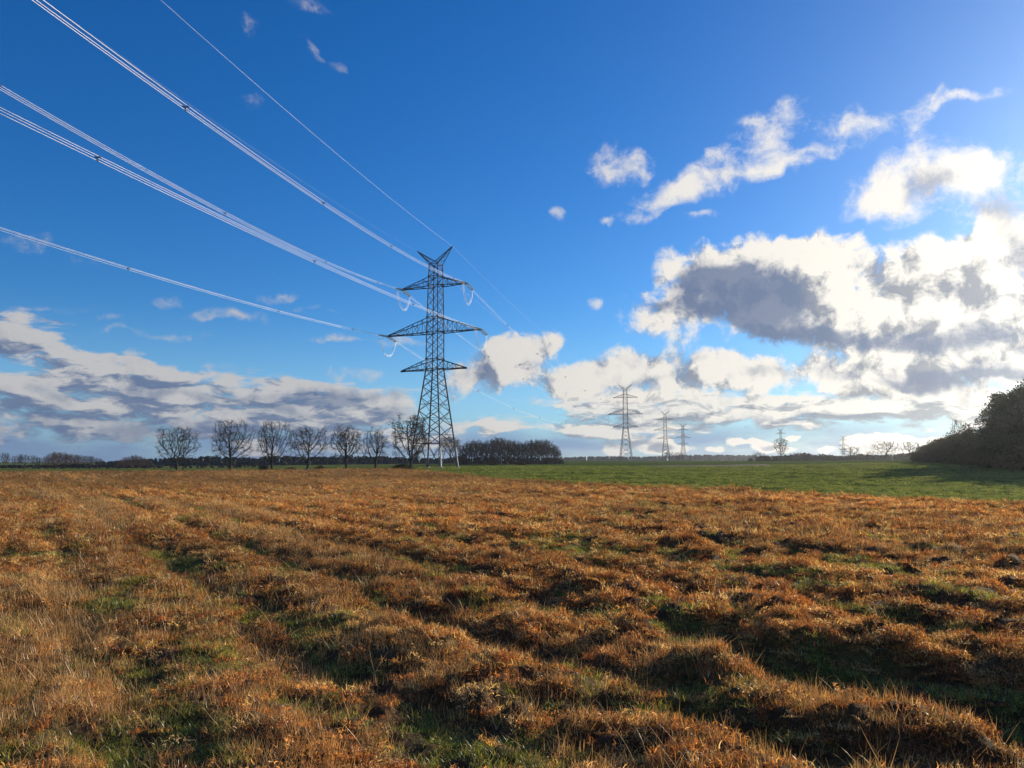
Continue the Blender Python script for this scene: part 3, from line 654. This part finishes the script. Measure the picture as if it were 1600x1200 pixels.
for row in range(4):
    for px in np.arange(1536 + 10 * row, 1960, 29 if row else 22):
        px = px + rt.randn() * 4; D = float(np.interp(px, dx_, dy_)) + row * 9 + rt.rand() * 4; x, y = ground_xy(px, D)
        if row and px < 1560: continue
        zb = gz(x, y); H = (at(px, float(np.interp(px - 4, sx_, sy_)), D)[2] - zb) * (.72 + .34 * rt.rand()); s = H / 13.0
        if H < 2: continue
        if px > 1640 and row > 1: continue
        place_tree('pine_tree', PINES[rt.randint(3)], x, y, 'dark bushy evergreen tree in the hazy wood at the right edge', 'tree', 'evergreens of the wood at the right edge', rt.rand() * 6.28, (s * 1.05, s * 1.05, s), zb)
for row in range(4):
    for px in np.arange(1436, 1720, 11 if row == 0 else 13):
        px = px + rt.randn() * 3; D = float(np.interp(px, dx_, dy_)) + row * 7 - 6; x, y = ground_xy(px, D); zb = gz(x, y)
        Hs = at(px, float(np.interp(px, sx_, sy_)), D)[2] - zb; H = min(Hs * (.92 + .1 * rt.rand()), 5.5) if px < 1525 else 2.6 + 1.6 * rt.rand()
        if px < 1525: H = Hs * (.80 + .2 * rt.rand()) * (.55 + .45 * min(1, row / 2))
        s = max(.25, H / 4.4); w_ = min(s, 1.3) * (1 + .3 * rt.rand())
        place_tree('edge_shrub', SHR[rt.randint(2)], x, y, 'brown green shrub on the slope in front of the right wood', 'shrub', 'shrubs along the edge of the right wood', rt.rand() * 6.28, (w_, w_, s), zb)
# --- small shrubs under the alley
for j, (px, D, h, lab) in enumerate([(412, 200, 1.3, 'low dark shrub beneath the third roadside tree'), (455, 200, .8, 'small shrub in the verge right of the third roadside tree'), (500, 200, 1.1, 'low shrub right of the fourth roadside tree'), (628, 178, 1.2, 'brown tangle of brush at the foot of the ragged tree'),
        (815, 300, 1.2, 'low reddish bush in the green field left of the wood end'), (770, 300, 1.0, 'small reddish bush in the green field before the wood')]):
    x, y = ground_xy(px, D); w_ = .55 if j < 3 else .9
    place_tree('verge_shrub', SHR[j % 2], x, y, lab, 'shrub', None, j, (w_, w_, h / 4.4))
# --- far-off woods that read as one mass
def far_wood(name, profile, base_off, D0, D1, n, per, leaf, mat, label, spiky=.5, seed=0):
    r = np.random.RandomState(seed); pts = []
    for i in range(n):
        px = profile[0][0] + (profile[-1][0] - profile[0][0]) * r.rand(); D = D0 + (D1 - D0) * r.rand(); x, y = ground_xy(px, D); zb = gz(x, y)
        H = max(1.5, at(px, float(np.interp(px, [p[0] for p in profile], [p[1] for p in profile])), D)[2] - zb) * (.72 + .32 * r.rand()); w_ = H * (.22 + .2 * r.rand())
        t = r.rand(per); sp = spiky if r.rand() < .7 else .15; rad = w_ * (1 - t * sp * 1.6).clip(.08); a = r.rand(per) * 6.283; q_ = np.sqrt(r.rand(per)) * rad
        pts.append(np.column_stack([x + q_ * np.cos(a), y + q_ * np.sin(a), zb - .5 + t * (H + .3)]))
    v, f = cards(np.vstack(pts), leaf, seed, 0.0); o = link(name, mesh(name, v, f, mat)); return prop(o, label, 'wood', kind='stuff')
far_wood('far_conifer_wood', [(150, 722), (190, 720), (236, 716), (260, 715), (300, 715), (330, 712), (345, 714), (400, 715), (430, 712), (480, 714), (520, 713), (560, 712), (600, 713), (650, 716), (700, 716), (728, 710)], 0, 640, 800, 620, 120, 1.5, FARWOOD, 'dark strip of distant conifer wood behind the roadside trees', .55, 1)
far_wood('wood_undergrowth', [(716, 716), (760, 713), (860, 714), (880, 718)], 0, 370, 440, 200, 60, .55, FARTWIG, 'dark undergrowth filling the wood right of the big pylon', .3, 2)
far_wood('left_undergrowth', [(-20, 727), (70, 726), (130, 724), (180, 729), (240, 726)], 0, 480, 560, 260, 70, .9, FARTWIG, 'low dark brush below the copses on the left horizon', .3, 3)
far_wood('far_ridge_wood', [(860, 716), (900, 714), (960, 713), (1010, 714), (1080, 711), (1140, 711), (1190, 712), (1260, 713), (1420, 712), (1700, 712)], 0, 1450, 1700, 900, 90, 2.8, FARWOOD, 'thin bluish line of wooded ridge along the far horizon', .35, 4)
far_wood('right_copse', [(1170, 716), (1190, 712), (1210, 713), (1240, 709), (1262, 707), (1275, 711), (1290, 708), (1302, 712), (1320, 713), (1345, 709), (1370, 711), (1440, 706), (1490, 704)], 0, 500, 640, 330, 90, .9, FARWOOD, 'distant hedge and young conifers on the right horizon', .5, 5)
far_wood('horizon_hedge', [(-60, 732), (200, 731), (420, 730)], 0, 420, 470, 160, 40, .6, FARTWIG, 'low dark hedge line before the left copses', .2, 6)
# ================================================================ pylons and conductors
def steel_mat(name, c, rough, metal, noise_amt=.25, spec=.4):
    m, k = material(name); geo = k.new('ShaderNodeNewGeometry').outputs['Position']; n = k.noise(geo, 1.7, 4)
    return finish(m, k, k.mix(n, tuple(x * (1 - noise_amt) for x in c), tuple(x * (1 + noise_amt) for x in c)), rough=rough, metallic=metal, spec=spec)
STEEL = steel_mat('galvanised_steel', (0.075, 0.076, 0.080), .6, .0, spec=.2)
BRIGHT = steel_mat('pale_sunlit_steel', (0.50, 0.50, 0.48), .5, .3, .15)  # pale steel of the climbing guards; painted sunlight on the lower legs
ALU = steel_mat('aluminium_conductor', (0.62, 0.63, 0.65), .48, .35, .05)
DARKFIT = steel_mat('dark_fitting', (0.05, 0.05, 0.055), .6, .2)
GLASS = steel_mat('grey_insulator', (0.62, 0.66, 0.62), .25, 0.0)
def bars(lst):
    """square bars (p, q, width)"""
    a = np.array([[*p, *q_, w * .7071, w * .7071] for p, q_, w in lst], float); return tubes(a, 4)
def add_bars(name, lst, mat, parent): 
    v, f = bars(lst); return link(name, mesh(name, v, f, mat), parent)
BASEW = 9.0
WZ = ([0, 25.2, 34.7, 46.85, 49.2, 52.4], [BASEW, 3.3, 3.25, 2.8, 2.7, 2.5])
LOWER = [0, 6.2, 10.6, 14.4, 17.7, 20.5, 22.9, 25.2]; UPPER = [25.2, 27.7, 30.0, 32.35, 34.7, 36.6, 38.5, 41.3, 44.1, 46.85, 49.2, 50.8, 52.4]
def wz(z): return float(np.interp(z, *WZ))
def corner(i, z): h = wz(z) / 2; return np.array([(-h, -h, z), (h, -h, z), (h, h, z), (-h, h, z)][i])
def build_pylon(name, loc, rz, arms, peaks, tension, detail=1, s=1.0):
    root = link(name, None, loc=loc); root.rotation_euler.z = rz; root.scale = (s, s, s); k = detail
    for i in range(4):
        zs = [-.4] + LOWER[1:] + UPPER[1:]; L = [(corner(i, a), corner(i, b), (.30 if b < 26 else .22) * k) for a, b in zip(zs[:-1], zs[1:])]
        add_bars('leg', L, STEEL, root)
    B = []
    for f_ in range(4):
        a, b = f_, (f_ + 1) % 4
        for z0, z1 in zip(LOWER[:-1], LOWER[1:]):
            w = (.15 if z0 < 12 else .12) * k
            if z0 == 0:
                m = (corner(a, z1) + corner(b, z1)) / 2; B += [(corner(a, .2), m, w), (corner(b, .2), m, w)]
                for c_ in (a, b):
                    q1 = corner(c_, .2) * .5 + m * .5; B += [(corner(c_, 3.4), q1, .08 * k), (corner(c_, z1), q1, .08 * k)]
                B.append((corner(a, z1), corner(b, z1), .12 * k))
            else:
                B += [(corner(a, z0), corner(b, z1), w), (corner(b, z0), corner(a, z1), w)]
                x_ = (corner(a, z0) * wz(z1) + corner(b, z1) * wz(z0)) / (wz(z0) + wz(z1))
                if z0 < 17 and k < 1.6:
                    B += [(corner(a, (z0 + z1) / 2), x_ , .07 * k), (corner(b, (z0 + z1) / 2), x_, .07 * k)]
        for z0, z1 in zip(UPPER[:-1], UPPER[1:]):
            B += [(corner(a, z0), corner(b, z1), .10 * k), (corner(b, z0), corner(a, z1), .10 * k)]
        for z in (25.2, 27.7, 34.7, 38.5, 46.85, 49.2, 52.4): B.append((corner(a, z), corner(b, z), .13 * k))
        if k < 1.6:                                    # gusset plates at the main joints
            for z in (25.2, 27.7, 34.7, 38.5, 46.85, 49.2): c_ = corner(a, z); B.append((c_ - [0, 0, .22], c_ + [0, 0, .22], .42))
    add_bars('lattice_bracing', B, STEEL, root)
    tips = {}
    for nm, zl, zu, Ll, Lr in arms:
        for sgn, L_ in ((-1, Ll), (1, Lr)):
            h = wz(zl) / 2; hu = wz(zu) / 2; tip = np.array([sgn * L_, 0, zl]); M = []
            n = 5 if L_ < 12 else 8
            for sy in (-1, 1):
                b0 = np.array([sgn * h, sy * h, zl]); u0 = np.array([sgn * hu, sy * hu, zu]); te = tip + [0, sy * .18, 0]
                M += [(b0, te, .17 * k), (u0, te + [0, 0, .15], .15 * k)]
                for i in range(n):
                    t0, t1 = i / (n + .6), (i + 1) / (n + .6); P0 = b0 + (te - b0) * t0; P1 = b0 + (te - b0) * t1; Q0 = u0 + (te - u0) * t0; Q1 = u0 + (te - u0) * t1
                    M += [(P0, Q1, .08 * k), (P1, Q1, .08 * k)] if i % 2 == 0 else [(Q0, P1, .08 * k), (P1, Q1, .06 * k)]
            for i in range(n):
                t0, t1 = i / (n + .6), (i + 1) / (n + .6); sy = 1 if i % 2 else -1
                A_ = np.array([sgn * h, sy * h, zl]); B_ = np.array([sgn * h, -sy * h, zl]); M.append((A_ + (tip - A_) * t0, B_ + (tip - B_) * t1, .08 * k))
                A_ = np.array([sgn * hu, sy * hu, zu]); B_ = np.array([sgn * hu, -sy * hu, zu]); M.append((A_ + (tip - A_) * t0, B_ + (tip - B_) * t1, .06 * k))
            M.append((tip - [sgn * 1.0, 0, 0], tip + [sgn * .25, 0, 0], .34 * k))
            add_bars('crossarm', M, STEEL, root); tips[(nm, sgn)] = tip
    for sgn, (L_, zt_) in ((-1, peaks[0]), (1, peaks[1])):
        tip = np.array([sgn * L_, 0, zt_]); h = wz(52.4) / 2; M = []
        for sy in (-1, 1):
            lo = np.array([sgn * h, sy * h, 52.4]); up = np.array([0, sy * h * .5, 53.1]); te = tip + [0, sy * .1, 0]; M += [(lo, te, .14 * k), (up, te, .16 * k), (lo, up, .10 * k), (np.array([-sgn * h, sy * h, 52.4]), up, .1 * k)]
            for i in range(4):
                t0, t1 = i / 4.8, (i + 1) / 4.8; M += [(lo + (te - lo) * t0, up + (te - up) * t1, .07 * k), (lo + (te - lo) * t1, up + (te - up) * t1, .07 * k)]
        for i in range(4):
            sy = 1 if i % 2 else -1; t0, t1 = i / 4.8, (i + 1) / 4.8
            for b_ in (np.array([sgn * h, h, 52.4]), np.array([0, h * .5, 53.1])):
                A_ = b_ * [1, sy, 1]; B_ = b_ * [1, -sy, 1]; M.append((A_ + (tip - A_) * t0, B_ + (tip - B_) * t1, .06 * k))
        add_bars('earth_wire_peak', M, STEEL, root); tips[('peak', sgn)] = tip
    return root, tips
def w2(root, p):                                       # pylon-local to world
    c, s_ = math.cos(root.rotation_euler.z), math.sin(root.rotation_euler.z); p = np.asarray(p) * root.scale[0]
    return np.array([root.location.x + c * p[0] - s_ * p[1], root.location.y + s_ * p[0] + c * p[1], root.location.z + p[2]])
def to_local(root, p):
    c, s_ = math.cos(root.rotation_euler.z), math.sin(root.rotation_euler.z); d = np.asarray(p) - np.array(root.location)
    return np.array([c * d[0] + s_ * d[1], -s_ * d[0] + c * d[1], d[2]]) / root.scale[0]
def insulator(root, a, b, double=.36, rad=.17):
    """string of sheds from a to b (world); part of the pylon, its end plates a sub-part"""
    a = to_local(root, a); b = to_local(root, b); d = b - a; L = np.linalg.norm(d); d /= L; sd = np.cross(d, [0, 0, 1.0]); n_ = np.linalg.norm(sd); sd = sd / n_ if n_ > .05 else np.array([1., 0, 0])
    S = []; Y_ = []
    for o in ((-double, double) if double else (0,)):
        p0 = a + d * L * .10 + sd * o; p1 = b - d * L * .08 + sd * o; S.append((*p0, *p1, .045, .045)); n = 17
        for i in range(n): c_ = p0 + (p1 - p0) * (i + .5) / n; S.append((*(c_ - d * .05), *(c_ + d * .02), rad, rad * .45))
        if double: Y_ += [(*(a + d * L * .06), *p0, .05, .05), (*p1, *(b - d * L * .03), .05, .05)]
    Y_ += [(*a, *(a + d * L * .10), .05, .05), (*(b - d * L * .08), *b, .06, .06)]
    if double: Y_ += [(*(a + d * L * .09 - sd * double), *(a + d * L * .09 + sd * double), .07, .07), (*(b - d * L * .07 - sd * double), *(b - d * L * .07 + sd * double), .08, .08)]
    v, f = tubes(np.array(S), 8); o = link('insulator_string', mesh('insulator_string', v, f, GLASS), root)
    v, f = tubes(np.array(Y_), 6); link('yoke_plate', mesh('yoke_plate', v, f, DARKFIT), o); return o
OFF3 = [np.array([-.19, 0.0, .11]), np.array([.19, 0.0, .11]), np.array([0, 0.0, -.20])]
def bundle_segs(P, rad, offs=OFF3):
    P = np.asarray(P); T = np.gradient(P, axis=0); T /= np.linalg.norm(T, axis=1)[:, None]; S_ = np.cross(T, [0, 0, 1.0]); S_ /= np.linalg.norm(S_, axis=1)[:, None] + 1e-9
    out = []
    for o in offs: Q = P + S_ * o[0] + np.array([0, 0, o[2]]); out.append(np.column_stack([Q[:-1], Q[1:], np.full(len(Q) - 1, rad), np.full(len(Q) - 1, rad)]))
    return np.vstack(out), S_
SP_ME = None
def conductor(P, rad, label, group, spacers=(), name='conductor_bundle', offs=OFF3, scale_sp=1.0):
    global SP_ME
    P = np.asarray(P); seg, S_ = bundle_segs(P, rad, offs); v, f = tubes(seg, 6 if rad < .03 else 5); o = link(name, mesh(name, v, f, ALU, True)); prop(o, label, 'power line', group)
    if len(spacers) and SP_ME is None:
        v, f = tubes(np.array([(0, 0, 0, *(q_ * 1.1), .035, .055) for q_ in OFF3] + [(*(q_ * .95 - [0, .10, 0]), *(q_ * .95 + [0, .10, 0]), .06, .06) for q_ in OFF3]), 6); SP_ME = mesh('spacer', v, f, DARKFIT)
    cl = np.concatenate([[0], np.cumsum(np.linalg.norm(np.diff(P, axis=0), axis=1))])
    for d in spacers:
        i = int(np.searchsorted(cl, d)); 
        if i >= len(P) - 1: continue
        c_ = P[i]; s_ = link('spacer', SP_ME, o, loc=c_); s_.rotation_euler.z = math.atan2(S_[i][1], S_[i][0]); s_.scale = (scale_sp,) * 3
    return o
CONC = steel_mat('concrete', (.35, .34, .31), .9, 0, .15)
PH = R(-24)
T1p = at(678, 731, 196); T1z = gz(T1p[0], T1p[1]); ZB = T1z
ARMS1 = [('top', 46.64, 49.0, 10.1, 8.8), ('mid', 34.5, 38.3, 14.4, 12.9), ('low', 25.0, 27.5, 9.9, 8.9)]
pyl, tips = build_pylon('lattice_pylon', (T1p[0], T1p[1], ZB), PH, ARMS1, ((5.6, 56.5), (4.8, 56.7)), True, 1.0)
prop(pyl, 'tall steel lattice tension pylon with three crossarms, nearest of all, beside the ragged tree', 'pylon', 'pylons of the power line')
for i in range(4):
    c_ = corner(i, 0); v, f = tubes(np.array([(c_[0], c_[1], -.6, c_[0], c_[1], .35, .62, .55)]), 10); tv = np.array([[*c_[:2], .35]]); link('concrete_footing', mesh('concrete_footing', np.vstack([v, tv]), [f, np.array([(10 + j, 10 + (j + 1) % 10, 20) for j in range(10)])[:, ::-1]], CONC), pyl)
# white fittings low on the legs (climbing guards)
for i in (1, 2, 0):
    for zc in (3.9,):
        c_ = corner(i, zc); ring = []; nn = 14; cin = np.array([-c_[0], -c_[1], 0]); cin /= np.linalg.norm(cin)
        pts_ = [c_ + cin * .75 + cin * .62 * math.cos(t) + np.array([0, 0, 1.35 * math.sin(t)]) for t in np.linspace(0, 2 * math.pi, nn + 1)]
        M = [(a, b, .20) for a, b in zip(pts_[:-1], pts_[1:])] + [(c_ + [0, 0, 1.25], pts_[3], .16), (c_ - [0, 0, 1.25], pts_[11], .16), (c_, pts_[7], .07)]
        add_bars('climbing_guard', M, BRIGHT, pyl)
for i in range(4): add_bars('sunlit_leg_base', [(corner(i, -.3) * [1.012, 1.012, 1], corner(i, 5.0) * [1.012, 1.012, 1], .34)], BRIGHT, pyl)  # pale sleeve round each lower leg, sunlight put into its colour
# incoming conductors (heading, slope, curvature fitted to the photograph)
INC = {('top', 1): (.0949, .1806, .333e-3), ('top', -1): (.1331, .1467, .4748e-3), ('mid', 1): (.1865, .0961, .2118e-3), ('mid', -1): (.244, .082, .306e-3), ('peak', 1): (.208, .0676, .2853e-3), ('peak', -1): (.1952, .0974, .3325e-3)}
NAMES = {('top', 1): 'right end of the top crossarm', ('top', -1): 'left end of the top crossarm', ('mid', 1): 'right end of the long crossarm', ('mid', -1): 'left end of the long crossarm', ('peak', 1): 'right peak', ('peak', -1): 'left peak'}
SL = 5.2
def inc_curve(key, s):
    th, s0, kk = INC[key]; A = w2(pyl, tips[key]); s = np.asarray(s, float)[:, None]
    P = A + s * np.array([-math.sin(th), -math.cos(th), -s0]); P[:, 2] += (kk * s * s)[:, 0]; return P
# the other pylons of the line
FAR = []
ARMS2 = [('top', 46.85, 49.2, 8.7, 8.7), ('mid', 34.7, 38.5, 12.4, 12.4), ('low', 25.2, 27.7, 9.0, 9.0)]
spec = [(978, 600.5, 555, 'suspension pylon with hanging insulators, largest of the far ones'), (1040, 642, 845, 'mid-sized far pylon, second to the right of the big one'), (1067.5, 662, 1128, 'small far pylon behind the bare bushes, third to the right of the big one'),
        (1220.5, 669, 1380, 'faint thin pylon behind the lone bare tree on the horizon'), (1318, 681, 1650, 'faintest pylon on the right horizon left of the round bare tree')]
pos = [T1p[:2]] + [at(px, 700, D)[:2] for px, _, D, _ in spec]
for i, (px, tp, D, lab) in enumerate(spec):
    x, y = pos[i + 1]; zb = gz(x, y); H = at(px, tp, D)[2] - zb; a = pos[i]; b = pos[i + 2] if i + 2 < len(pos) else pos[i + 1] + (pos[i + 1] - pos[i])
    th = math.atan2(b[0] - a[0], b[1] - a[1]); p, t = build_pylon('lattice_pylon', (x, y, zb), -th, ARMS2, ((5.0, 56.6), (5.0, 56.6)), False, [.8, .95, 1.1, 1.1, 1.2][i], H / 56.6)
    prop(p, lab, 'pylon', 'pylons of the power line'); FAR.append((p, t))
    for key in (('top', 1), ('top', -1), ('mid', 1), ('mid', -1)):
        A = w2(p, t[key]); insulator(p, A, A - [0, 0, 5.0], double=0, rad=.13 + .05 * i)
def sag_curve(A, B, sag, n=70):
    t = np.linspace(0, 1, n)[:, None]; P = A * (1 - t) + B * t; P[:, 2] -= (4 * sag * t * (1 - t))[:, 0]; return P
for key in INC:
    c = inc_curve(key, np.concatenate([np.linspace(SL if key[0] != 'peak' else 0, 120, 60), np.linspace(122, 300, 60)]))
    A = w2(pyl, tips[key]); nxt = w2(FAR[0][0], FAR[0][1][key])
    if key[0] == 'peak':
        conductor(c, .013 if key[1] > 0 else .0045, 'single thin earth wire from the upper left to the ' + NAMES[key], 'earth wires of the near span', name='earth_wire', offs=[np.zeros(3)])
        conductor(sag_curve(A, nxt, 8), .011, 'faint thin earth wire from the ' + NAMES[key] + ' to the far pylons', 'earth wires of the second span', name='earth_wire', offs=[np.zeros(3)]); continue
    conductor(c, .0165, 'bright triple conductor bundle from upper left to the ' + NAMES[key], 'conductor bundles of the near span', spacers=[14, 48, 88, 128, 168, 205] if key != ('top', 1) else [12, 40, 70, 101, 131, 165, 200], scale_sp=1.0)
    insulator(pyl, A, c[0])
    nxt = nxt - [0, 0, 5.0]; full = sag_curve(A, nxt, 11, 120); cl = np.concatenate([[0], np.cumsum(np.linalg.norm(np.diff(full, axis=0), axis=1))]); i0 = int(np.searchsorted(cl, SL)) ; st = full[0] + (full[i0] - full[0]) * (SL / cl[i0])
    out = np.vstack([st[None], full[i0 + 1:]])
    conductor(out, .015, 'faint conductor bundle leading far away from the ' + NAMES[key], 'conductor bundles of the second span', spacers=[30, 70, 115, 160, 205, 250, 300], scale_sp=1.6)
    insulator(pyl, A, st)
    # slack jumper loop between the two strings
    t = np.linspace(0, 1, 26)[:, None]; J = c[0] * (1 - t) + out[0] * t; J[:, 2] -= (4.6 * (1 - np.abs(2 * t - 1) ** 2.6))[:, 0]
    J = np.array([to_local(pyl, p) for p in J]); seg, _ = bundle_segs(J, .028, [q_ * 1.1 for q_ in OFF3]); v, f = tubes(seg, 6); link('jumper_loop', mesh('jumper_loop', v, f, ALU, True), pyl)
for i in range(len(FAR) - 1):
    for key in INC:
        A = w2(FAR[i][0], FAR[i][1][key]); B = w2(FAR[i + 1][0], FAR[i + 1][1][key])
        if key[0] == 'peak': conductor(sag_curve(A, B, 8, 40), .012, 'barely visible earth wire between two far pylons', 'earth wires between the far pylons', name='earth_wire', offs=[np.zeros(3)])
        else: conductor(sag_curve(A - [0, 0, 5], B - [0, 0, 5], 11, 40), .02, 'barely visible conductor between two far pylons', 'conductors between the far pylons', offs=[np.zeros(3)], name='conductor')
# wooden poles of a village line
for px, tp, D, lab in ((286, 699, 195, 'thin wooden utility pole beside the leftmost roadside tree'), (771, 700, 330, 'thin grey utility pole in front of the dark wood')):
    x, y = at(px, 730, D)[:2]; zb = gz(x, y); H = at(px, tp, D)[2] - zb; p = link('utility_pole', None, loc=(x, y, zb)); prop(p, lab, 'pole')
    v, f = tubes(np.array([(0, 0, -.4, 0, 0, H, .13, .09)]), 8); link('post', mesh('post', v, f, BARK), p)
    v, f = bars([((-.8, 0, H - .35), (.8, 0, H - .35), .1)]); c_ = link('crossbar', mesh('crossbar', v, f, BARK), p)
    v, f = tubes(np.array([(q_, 0, H - .3, q_, 0, H - .1, .05, .04) for q_ in (-.7, 0, .7)]), 6); link('insulator', mesh('insulator', v, f, GLASS), c_)

# ================================================================ the air over the fields
bm = [(-2600, -320, -6), (2600, -320, -6), (2600, 4300, -6), (-2600, 4300, -6)]
hv = np.array(bm + [(x, y, 64) for x, y, _ in bm]); hf = np.array([(3, 2, 1, 0), (4, 5, 6, 7), (0, 1, 5, 4), (1, 2, 6, 5), (2, 3, 7, 6), (3, 0, 4, 7)])
m, k = material('haze'); pv = k.new('ShaderNodeVolumePrincipled'); pv.inputs['Color'].default_value = (0.86, 0.92, 1.0, 1); pv.inputs['Density'].default_value = 0.00011; pv.inputs['Anisotropy'].default_value = 0.78
k.t.links.new(pv.outputs[0], k.new('ShaderNodeOutputMaterial').inputs['Volume'])
prop(link('haze', mesh('haze', hv, hf, m)), kind='stuff')
